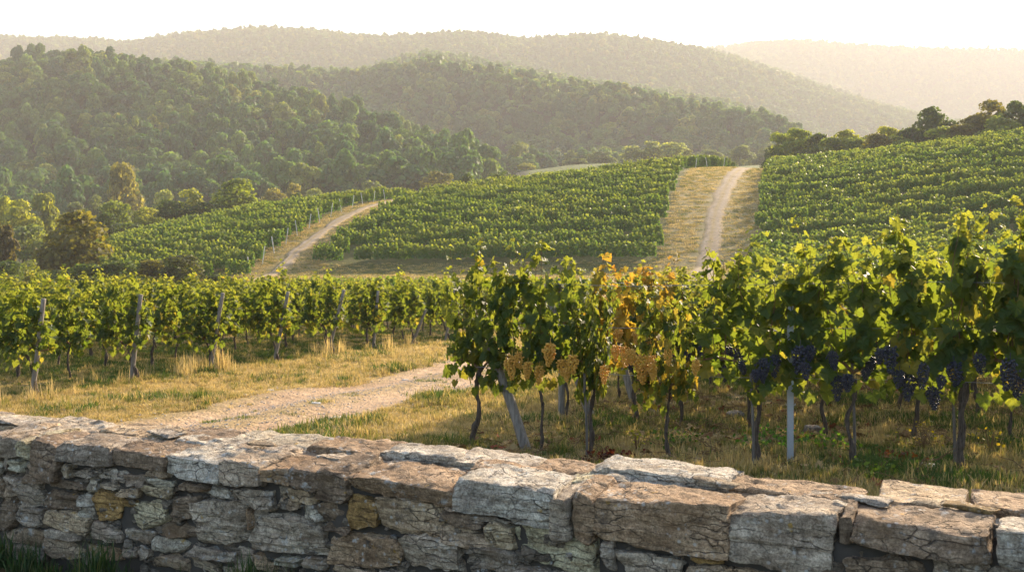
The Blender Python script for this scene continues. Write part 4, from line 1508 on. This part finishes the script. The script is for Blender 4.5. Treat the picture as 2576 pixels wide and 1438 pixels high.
FACES = [LC(0, 284, 45, 370), LC(47, 280, 98, 352), LC(100, 304, 140, 400), LC(-120, 300, 0, 380), LC(-120, 384, 0, 480), LC(300, 316, 360, 380), LC(362, 330, 480, 396), LC(485, 352, 620, 410), LC(622, 372, 718, 428),
         LC(722, 352, 838, 384), LC(722, 386, 865, 428, GREY), LC(865, 420, 1022, 466, DARK), LC(1022, 432, 1160, 500, BLUEG), LC(1170, 436, 1368, 536, GREY), LC(1370, 430, 1428, 502), LC(1428, 458, 1590, 522, TAN),
         LC(1600, 504, 1738, 622, DARK), LC(1742, 504, 1905, 650, OCHRE), LC(1905, 502, 2215, 682, TAN), LC(2220, 504, 2330, 556, DARK), LC(2218, 560, 2440, 640, DARK), LC(2210, 644, 2440, 742),
         LC(2330, 585, 2560, 615), LC(2448, 622, 2590, 752, TAN),
         LC(0, 374, 96, 418), LC(0, 422, 68, 484), LC(70, 412, 200, 540), LC(100, 356, 200, 410, DARK), LC(205, 392, 405, 440, DARK), LC(205, 442, 390, 555, DARK), LC(412, 400, 490, 470, GREY), LC(468, 452, 606, 612, OCHRE),
         LC(392, 474, 466, 530, BLUEG), LC(382, 532, 462, 596, BLUEG), LC(492, 412, 578, 448), LC(580, 430, 692, 482, TAN), LC(608, 484, 668, 542, OCHRE), LC(696, 430, 850, 490, TAN), LC(670, 492, 826, 640, TAN), LC(830, 468, 968, 602, DARK),
         LC(974, 500, 1236, 738, GREY), LC(770, 606, 972, 690, DARK), LC(1162, 540, 1228, 600), LC(1232, 540, 1266, 652), LC(1254, 560, 1610, 782, GREY), LC(1385, 508, 1500, 556), LC(1502, 524, 1598, 600), LC(1614, 626, 1740, 660, DARK),
         LC(1632, 662, 2000, 832, BROWN), LC(2004, 686, 2318, 870, GREY), LC(2322, 746, 2580, 872), LC(215, 560, 440, 648, TAN), LC(220, 652, 382, 702), LC(0, 490, 66, 640, DARK), LC(70, 544, 212, 640), LC(444, 616, 600, 720), LC(604, 644, 764, 722),
         LC(742, 694, 940, 772), LC(944, 742, 1160, 790), LC(680, 740, 740, 800), LC(600, 724, 678, 790), LC(1164, 742, 1250, 850), LC(1256, 786, 1370, 860), LC(1372, 786, 1500, 832), LC(1504, 790, 1630, 862, GREY), LC(1636, 834, 1880, 900), LC(1884, 836, 2000, 900),
         LC(0, 644, 214, 720), LC(0, 724, 200, 800), LC(204, 706, 400, 790), LC(404, 724, 596, 800), LC(744, 776, 940, 850), LC(944, 794, 1080, 860), LC(1084, 854, 1300, 930),
         RC(0, 554, 196, 606, BLUEG), RC(0, 612, 442, 812, TAN), RC(448, 676, 512, 802), RC(515, 724, 856, 840, GREY), RC(860, 726, 1046, 782, OCHRE), RC(862, 786, 1064, 840), RC(0, 816, 240, 880), RC(244, 816, 512, 900),
         RC(1070, 816, 1400, 900), RC(1404, 816, 1696, 900, DARK), RC(1702, 762, 2110, 880, DARK), RC(2114, 762, 2392, 880), RC(2396, 834, 2700, 930), RC(2704, 834, 3200, 940), RC(516, 844, 860, 940), RC(864, 844, 1066, 930)]


def build_wall():
    tmin, tmax = -0.75, 6.6
    zt0 = wall_top(0)
    for (x0, y0, x1, y1, col) in CAPS:
        t0, _ = face_hit(x0, y0); t1, _ = face_hit(x1, y1)
        tm = (t0 + t1) / 2
        _, zlo = face_hit((x0 + x1) / 2, y1)
        zhi = wall_top(tm) + random.uniform(-0.012, 0.016)
        put_stone('coping_stone', t0 - 0.004, t1 + 0.004, min(zlo, zhi - 0.05), zhi, -0.01 + random.uniform(-.012, .008), random.uniform(0.27, 0.33), col, 0.62, 6.5, 0.0125)
    for (x0, y0, x1, y1, col) in FACES:
        t0, _ = face_hit(x0, y0); t1, _ = face_hit(x1, y1)
        _, zlo = face_hit((x0 + x1) / 2, y1)
        _, zhi = face_hit((x0 + x1) / 2, y0)
        put_stone('face_stone', t0 - 0.003, t1 + 0.003, zlo - 0.002, zhi + 0.004, random.uniform(0.0, 0.018), 0.16, col, 0.9, 6.5, 0.0125)
    # slabs along the back of the top
    back = [(-200, -60, GREY), (-60, 15, GREY), (15, 175, GREY), (175, 330, GREY), (330, 470, TAN), (470, 620, DARK), (620, 835, GREY), (835, 1015, BROWN), (1015, 1200, WHITE), (1200, 1382, BLUEG),
            (1382, 1525, BROWN), (1535, 1856, WHITE), (1858, 2190, BROWN), (2222, 2442, TAN), (2446, 2640, BROWN), (2645, 2900, GREY)]
    for x0, x1, col in back:
        t0, _ = face_hit(x0, 1100, 0.60); t1, _ = face_hit(x1, 1100, 0.60)
        zt = wall_top((t0 + t1) / 2)
        hi = 0.018 if col == WHITE else random.uniform(-0.012, 0.012)
        put_stone('coping_stone', t0 - 0.004, t1 + 0.004, zt - random.uniform(0.09, 0.13), zt + hi, 0.36 + random.uniform(-.02, .02), random.uniform(0.26, 0.31), col, 0.6, 6.0, 0.014)
    # middle slabs
    t = tmin
    while t < tmax:
        w_ = random.uniform(0.22, 0.5)
        zt = wall_top(t + w_ / 2)
        put_stone('coping_stone', t, t + w_, zt - 0.12, zt + random.uniform(-0.03, 0.004), 0.22 + random.uniform(-.03, .03), random.uniform(0.2, 0.26), random.choice([GREY, TAN, BROWN, PAL[0], PAL[3], WHITE]), 0.8, 6.0, 0.015)
        t += w_ - 0.01
    # earth and rubble between and behind the stones
    g = Geo()
    r = np.random.default_rng(5)
    n = 90
    ts = np.linspace(-1.4, 7.0, n)
    prof = [(0.05, -0.5), (0.05, -0.07), (0.58, -0.07), (0.62, -0.9)]
    v = []
    for t in ts:
        zt = wall_top(t)
        for k_, (w_, dz) in enumerate(prof):
            p = WT * t + WN * (w_ + 0.012 * r.normal())
            zz = zt + dz + 0.01 * r.normal() if k_ in (1, 2) else zt - 1.15
            v.append((p[0], p[1], zz))
    i, j = np.meshgrid(np.arange(n - 1), np.arange(3), indexing='ij')
    q = np.stack([i * 4 + j, (i + 1) * 4 + j, (i + 1) * 4 + j + 1, i * 4 + j + 1], -1).reshape(-1, 4)
    o = link('wall_core', build_mesh('wall_core', v, None, q, M_CORE), wall)
    rub = Geo()
    for k_ in range(760):
        tt = r.uniform(-1.0, 6.6)
        zt = wall_top(tt)
        s_ = r.uniform(0.018, 0.05)
        P, Q = stone_geo(s_ * r.uniform(1, 2.4), 0.09, s_, 900 + k_, 0.02, 5.0, 0.8)
        p = WT * tt + WN * r.uniform(0.062, 0.085)
        ca, sa = math.cos(WALLROT), math.sin(WALLROT)
        P = np.stack([P[:, 0] * ca - P[:, 1] * sa, P[:, 0] * sa + P[:, 1] * ca, P[:, 2]], 1)
        rub.add(P + np.array([p[0], p[1], zt - r.uniform(0.12, 0.75)]), None, Q)
    o = link('rubble_infill', rub.mesh('rubble_infill', M_STONE), wall, (0.2, 0.17, 0.135))
    o['kind'] = 'stuff'
    # back face, seen only from other places
    t = -0.75
    while t < 6.6:
        w_ = random.uniform(0.25, 0.5)
        zt = wall_top(t + w_ / 2)
        put_stone('back_stone', t, t + w_, zt - 0.48, zt - 0.1, 0.47, 0.2, None, 0.9, 6.5, 0.03)
        t += w_


build_wall()
wall.location.z = 0.0
for i_, (px, py, w_, sz, col, lab) in enumerate((
        (2170, 1258, 0.28, 0.11, WHITE, 'thin white stone flake lying flat on the near end of the wall top'),
        (660, 1135, 0.30, 0.09, TAN, 'orange-tinged stone flake on top of the wall above its dark end'),
        (420, 1098, 0.36, 0.15, WHITE, 'long pale stone sliver lying on top of the wall'),
        (40, 1090, 0.30, 0.15, WHITE, 'pale split slab lying on the far end of the wall top'),
        (1800, 1225, 0.34, 0.10, TAN, 'small tan stone flake beside the big pale slab on the wall'),
        (2440, 1280, 0.30, 0.10, OCHRE, 'ochre stone chip on the wall top at the edge of view'))):
    t_, z_ = face_hit(px, py, w_)
    P, Q = stone_geo(sz * 1.7, sz * 0.8, 0.016, 7000 + i_, 0.012, 5.0, 0.5)
    o = link('stone_flake', build_mesh('stone_flake', P, None, Q, M_STONE, True))
    p = WA + WT * t_ + WN * w_
    o.location = (p[0], p[1], wall_top(t_) + 0.016)
    o.rotation_euler = (random.uniform(-.06, .06), random.uniform(-.06, .06), WALLROT + random.uniform(-.4, .4))
    o.color = (*col, 1)
    tag(o, lab, 'stone', 'loose flakes on the wall')


# ------------------------------------------------------------------ grass, weeds, pebbles
def tuft_mesh(seed, n, rad, h, mat, lean=0.5, wd=0.005, dry=0.0, name='tuft'):
    r = np.random.default_rng(seed)
    b = np.stack([r.normal(0, rad * .5, n), r.normal(0, rad * .5, n), np.full(n, -0.02)], 1)
    an = r.uniform(0, 6.28, n)
    ln = np.abs(r.normal(0, lean, n))
    H = h * r.uniform(0.45, 1.1, n)
    dirv = np.stack([np.cos(an), np.sin(an), 0 * an], 1)
    side = np.stack([-np.sin(an), np.cos(an), 0 * an], 1)
    tw = r.uniform(-1, 1, n)[:, None]
    side = unit(side + dirv * tw)
    mid = b + dirv * (ln * H * 0.28)[:, None] + np.array([0, 0, 1.]) * (H * 0.6)[:, None]
    tip = b + dirv * (ln * H * 0.85)[:, None] + np.array([0, 0, 1.]) * (H * (1.0 - 0.18 * ln))[:, None]
    w0 = (wd * r.uniform(.7, 1.2, n))[:, None]
    V = np.stack([b - side * w0, b + side * w0, mid + side * w0 * .8, mid - side * w0 * .8, tip], 1).reshape(-1, 3)
    k_ = (np.arange(n) * 5)[:, None]
    return build_mesh(name, V, k_ + np.array([[3, 2, 4]]), k_ + np.array([[0, 1, 2, 3]]), mat, True,
                      {'tint': np.repeat(r.random(n), 5), 'dry': np.full(n * 5, dry)})


def grass():
    src = source_collection('grass_tuft', [tuft_mesh(800, 34, .10, .085, M_GRASS, .7), tuft_mesh(801, 34, .10, .10, M_GRASS, .6), tuft_mesh(802, 30, .10, .08, M_GRASS, .8, dry=.75),
                                           tuft_mesh(803, 30, .09, .13, M_GRASS, .5), tuft_mesh(804, 26, .08, .34, M_GRASS, .35, .004, 1.0), tuft_mesh(805, 30, .12, .11, M_GRASS, .6, dry=-1.1),
                                           tuft_mesh(806, 22, .14, .05, M_GRASS, 1.3, .005, 1.0)])
    n = 150000
    d = 5.0 * (52.0 / 5.0) ** (rng.random(n) ** 0.85)
    px = rng.uniform(-60, 2640, n)
    X = (px - CX) / F * d
    v = X * GV[0] + d * GV[1]
    u = X * GU[0] + d * GU[1]
    clump = n2(X, d, 0.9, 21, 3)
    fine = n2(X, d, 3.0, 31, 2)
    intr = np.abs(v + 7.5 + 0.25 * n2(u, u * 0, 0.9, 40)) < 1.2
    centre = np.abs(v + 7.45) < 0.4
    left = v < -11.7
    right = v > -3.9
    keep = np.ones(n, bool)
    keep &= ~intr | (centre & (fine > 0.35) & (clump > 0.1) & (rng.random(n) < .35)) | (intr & (fine > 0.85) & (rng.random(n) < .5))
    keep &= ~left | (rng.random(n) < 0.5 + 0.5 * (clump > 0))
    keep &= ~right | (rng.random(n) < 0.5 + 0.4 * clump)
    keep &= wall_side(X, d) > 0.68
    keep &= (d < 24) | (rng.random(n) < 0.7)
    X, d, v, u, clump, fine, left, right, intr = [a_[keep] for a_ in (X, d, v, u, clump, fine, left, right, intr)]
    m = len(X)
    r_ = rng.random(m)
    idx = np.where(r_ < .3, 0, np.where(r_ < .55, 1, np.where(r_ < .8, 2, 3)))
    idx = np.where(intr & (rng.random(m) < .5), 5, idx)
    tall = (np.abs(v + 11.75) < 0.45) & (clump > -0.1) & (rng.random(m) < .05)
    idx = np.where(tall, 4, idx)
    green = (clump > 0.42) & (rng.random(m) < .5)
    idx = np.where(green & ~tall, 5, idx)
    verge = (((v > -6.6) & (v < -3.7) & (u < 12.5)) | ((v > -11.5) & (v < -8.4))) & ~tall & (rng.random(m) < .72)
    idx = np.where(verge, 2, idx)
    straw = right & (fine < 0.05) & (rng.random(m) < .55)
    idx = np.where(straw, 6, idx)
    undl = ((left & (rng.random(m) < 0.30)) | (right & (rng.random(m) < 0.07))) & ~straw
    idx = np.where(undl, 5, idx)
    sc = rng.uniform(0.7, 1.25, m) * (1 + 0.35 * clump) * np.where(d > 18, 1.25, 1.0)
    sc = np.where(intr, sc * .6, sc)
    sc = np.where(left, sc * .7, sc)
    sc = np.maximum(sc, 0.35)
    Z = ground_z(X, d)
    print('grass', m)
    scatter('grass', np.stack([X, d, Z], 1), np.stack([rng.normal(0, .08, m), rng.normal(0, .08, m), rng.uniform(0, 6.28, m)], 1), np.stack([sc, sc, sc], 1), idx, src,
            'dry golden and green grass along the track and under the vines')


grass()


def hill_grass():
    """short turf on the strip beside the hill track and the diagonal path"""
    src = source_collection('turf_tuft', [tuft_mesh(820 + k_, 40, .55, .22, M_GRASS, .8, .016, (.5, .1, -.3)[k_]) for k_ in range(3)])
    n = 44000
    d = rng.uniform(50, 226, n)
    px = rng.uniform(250, 2000, n)
    X = (px - CX) / F * d
    tp, th = np.interp(d, *TR_PATH), np.interp(d, *TR_HILL)
    onpath = np.abs(px - tp) * d / F < 1.1
    xo = (px - th) * d / F
    ontrack = (np.abs(xo - 0.75) < 0.5) | (np.abs(xo + 0.75) < 0.5) | ((np.abs(xo) < 1.3) & (rng.random(n) < .75))
    strip = (px > np.interp(d, *TR_CR) + 6) & (px < np.interp(d, *TR_RL) - 2)
    pat = (np.abs(px - tp) * d / F < 3.6) & (d > 95)
    low = (d < 109) & (d > 84)
    k_ = (strip | pat | low) & ~onpath & ~ontrack
    X, d = X[k_], d[k_]
    m = len(X)
    s = rng.uniform(.7, 1.3, m) * np.where(d < 110, .8, 1)
    scatter('hillside_turf', np.stack([X, d, ground_z(X, d)], 1), np.stack([0 * s, 0 * s, rng.uniform(0, 6.28, m)], 1), np.stack([s, s, s * .9], 1), rng.integers(0, 3, m), src,
            'short dry turf on the strips beside the hill tracks')


hill_grass()


def pebbles():
    ms = []
    for k_ in range(4):
        P, Q = stone_geo(1.0, 0.8, 0.55, 9100 + k_, 0.22, 4.0, 0.6)
        P = P * (1 + 0.12 * vnoise(P, 2.2, k_)[:, None])
        ms.append(build_mesh('pebble', P, None, Q, M_PEB))
    src = source_collection('pebble', ms)
    n = 9000
    u = 6 + 26 * rng.random(n) ** 1.4
    v = -7.5 + rng.normal(0, 0.75, n)
    X, D = uv(u, v)
    k_ = wall_side(X, D) > 0.7
    X, D = X[k_], D[k_]
    m = len(X)
    s = 0.008 + 0.022 * rng.random(m) ** 4
    scatter('gravel', np.stack([X, D, ground_z(X, D) + 0.022], 1), np.stack([rng.normal(0, .3, m), rng.normal(0, .3, m), rng.uniform(0, 6.28, m)], 1), np.stack([s, s, s], 1), rng.integers(0, 4, m), src,
            'loose gravel scattered on the dirt track')


pebbles()


def litter():
    mats = [mat_flat('dead_leaf_%s' % nm, c_, 0.9, 0.1, 0, 30, 0.4) for nm, c_ in (('brown', (0.17, 0.095, 0.04)), ('tan', (0.34, 0.23, 0.10)), ('rust', (0.20, 0.06, 0.025)))]
    ms = []
    for k_ in range(6):
        V, T = leaves(np.zeros((1, 3)), np.array([[0, 1.0, 0]]), np.array([[0, 0, 1.0]]), np.array([0.10]), 9400 + k_)
        V = V - V.mean(0)
        ms.append(build_mesh('dead_leaf', V, T, None, mats[k_ % 3], False))
    twig = Geo()
    for k_ in range(7):
        an = k_ * 2.4
        twig.add(*tube([(0.1 * math.cos(an * 3), 0.1 * math.sin(an * 2), 0.01), (0.1 * math.cos(an * 3) + 0.1 * math.cos(an), 0.1 * math.sin(an * 2) + 0.1 * math.sin(an), 0.035), (0.1 * math.cos(an * 3) + 0.22 * math.cos(an), 0.1 * math.sin(an * 2) + 0.22 * math.sin(an), 0.012)], [.004, .003, .002], 4, 0, 0, False))
    ms.append(twig.mesh('twig', M_CANE))
    src = source_collection('dead_leaf', ms)
    n = 5200
    u = rng.uniform(7.2, 20, n)
    v = rng.uniform(-4.4, 6, n)
    row = np.array([9.65, 11.95, 14.1, 16.2, 18.3])
    dr = np.min(np.abs(u[:, None] - row[None]), 1)
    k_ = (rng.random(n) < np.exp(-(dr / 0.7) ** 2) + 0.12)
    X, D = uv(u[k_], v[k_])
    g_ = (wall_side(X, D) > 0.75) & (D > 4)
    X, D = X[g_], D[g_]
    m = len(X)
    s_ = rng.uniform(.7, 1.2, m)
    scatter('leaf_litter', np.stack([X, D, ground_z(X, D) + rng.uniform(0.015, 0.06, m)], 1), np.stack([rng.normal(0, .35, m), rng.normal(0, .35, m), rng.uniform(0, 6.28, m)], 1), np.stack([s_, s_, s_], 1),
            rng.choice(7, m, p=[.15, .22, .08, .15, .2, .05, .15]), src, 'fallen dry leaves and prunings under the vines')


litter()
for i_, (px, py, sz, lab) in enumerate(((795, 1020, .13, 'flat white stone lying in the middle of the dirt track'), (845, 1050, .17, 'longer pale stone beside the flat white one on the track'),
                                        (1020, 948, .12, 'small pale stone farther along the dirt track'), (2330, 1192, .20, 'white stone in the grass near the red-leaved weed'),
                                        (2135, 1072, .10, 'small white stone in the straw behind the blue grapes'), (1850, 1040, .22, 'flat grey rock in the straw under the vines'),
                                        (2045, 1078, .24, 'flat brown rock beside the metal post'), (680, 985, .10, 'pale stone at the grassy edge of the track'))):
    D = 1.7 * F / (py - 700.0)
    X, D, z = at(px, D)
    P, Q = stone_geo(sz, sz * .7, sz * .4, 9300 + i_, 0.02, 4.0, 0.7)
    o = link('rock', build_mesh('rock', P, None, Q, M_PALE if 'white' in lab or 'pale' in lab else M_STONE), None, GREY)
    o.location = (X, D, z + sz * .13)
    o.rotation_euler = (0.05, 0.05, i_ * 1.3)
    tag(o, lab, 'stone', None)


# long grass on the near side of the wall
def near_tufts():
    spots = [(60, 1425, .50, 70), (5, 1400, .55, 80), (265, 1420, .62, 90), (310, 1436, .10, 40), (410, 1440, .0, 30), (640, 1440, .42, 80), (585, 1440, .0, 30), (130, 1436, .22, 40), (185, 1440, .05, 30), (705, 1440, .1, 40), (500, 1440, .0, 30)]
    labs = ['lush dark grass clump at the foot of the wall, left of the middle clump', 'tall dark grass clump at the far corner of the wall foot', 'spiky green grass clump growing up the wall face',
            'grass clump touching the spiky one on its right', 'small grass clump between the spiky clump and the stones', 'low bright grass clump at the wall foot under the big grey stone',
            'thin grass clump left of the low bright one', 'grass clump in the dry stalks at the wall foot', 'short grass clump in front of the dry stalks', 'last small grass clump along the wall foot', 'sparse grass clump under the ochre stone']
    for k_, (px, py, h, n) in enumerate(spots):
        t, z = face_hit(px, py, -0.10)
        p = WA + WT * t - WN * (0.10 + 0.03 * (k_ % 3))
        zz = gz(p[0], p[1])
        o = link('grass_clump', tuft_mesh(840 + k_, n * 2, .085, (z - zz) + 0.04 + 0.22 * h, M_LUSH, .45, .0035, name='grass_clump'))
        o.location = (p[0], p[1], zz)
        tag(o, labs[k_], 'grass clump', 'grass clumps at the wall foot')


near_tufts()


def weed(px, py, col, h, w, n, label, s=0.035):
    D = 1.7 * F / (py - 700.0)
    X, D, z = at(px, D)
    r = np.random.default_rng(int(px))
    P = np.stack([r.normal(0, w * .4, n), r.normal(0, w * .4, n), h * r.random(n)], 1)
    N_ = unit(np.stack([r.normal(0, .6, n), r.normal(0, .6, n), 0.8 + r.normal(0, .4, n)], 1))
    t = thing('weed', (X, D, z), label, 'weed')
    link('foliage', quads_cloud(P, N_, s * r.uniform(.6, 1.3, n), r, M_FOL, r.random(n)), t, col)
    g = Geo()
    for k_ in range(9):
        an, rr_ = r.uniform(0, 6.28), w * .45 * r.random()
        g.add(*tube([(0, 0, -.02), (rr_ * .5 * math.cos(an), rr_ * .5 * math.sin(an), h * .5), (rr_ * math.cos(an), rr_ * math.sin(an), h * .95)], [.004, .003, .002], 4))
    link('stem', g.mesh('stem', M_CANE), t)


weed(1532, 1158, (0.045, 0.010, 0.009), 0.10, 0.28, 170, 'dark red leafy weed growing just behind the wall')
weed(2262, 1180, (0.085, 0.028, 0.012), 0.14, 0.26, 130, 'orange-red weed near the white stone in the grass')
weed(2170, 1016, (0.045, 0.015, 0.01), 0.06, 0.5, 60, 'small red weed patch in the straw behind the vines')
weed(1945, 1125, (0.05, 0.12, 0.02), 0.20, 0.42, 260, 'bright green weed clump left of the metal post')
weed(2075, 1135, (0.06, 0.12, 0.02), 0.18, 0.40, 220, 'green weed clump right of the metal post')
weed(2320, 1128, (0.30, 0.24, 0.02), 0.28, 0.30, 40, 'yellow-flowered weed under the tall grapevine', 0.028)
weed(2490, 1140, (0.28, 0.22, 0.02), 0.26, 0.34, 30, 'yellow-flecked weed right of the thick trunk', 0.028)
weed(1700, 1120, (0.06, 0.12, 0.02), 0.16, 0.36, 160, 'green weed clump beside the thin curved vine trunk')
weed(1602, 1130, (0.22, 0.22, 0.03), 0.20, 0.12, 40, 'single yellow-green weed stalk behind the wall', 0.03)
weed(2210, 1200, (0.07, 0.12, 0.02), 0.12, 0.34, 140, 'low green weed mat behind the wall')

# ------------------------------------------------------------------ haze
def haze():
    x, y0, y1, z0, z1 = 9000.0, -60.0, 4400.0, -8.5, 540.0
    v = [(-x, y0, z0), (x, y0, z0), (x, y1, z0), (-x, y1, z0), (-x, y0, z1), (x, y0, z1), (x, y1, z1), (-x, y1, z1)]
    q = [(0, 3, 2, 1), (4, 5, 6, 7), (0, 1, 5, 4), (1, 2, 6, 5), (2, 3, 7, 6), (3, 0, 4, 7)]
    k = NT('haze_air')
    vol = k.n('ShaderNodeVolumePrincipled')
    vol.inputs['Color'].default_value = (0.88, 0.83, 0.79, 1)
    vol.inputs['Density'].default_value = HAZE_DENSITY
    vol.inputs['Anisotropy'].default_value = 0.0
    k.t.links.new(vol.outputs[0], k.out.inputs['Volume'])
    tag(link('haze', build_mesh('haze', v, None, q, k.m, False)), 'warm evening haze filling the valley', None, None, 'stuff')


haze()
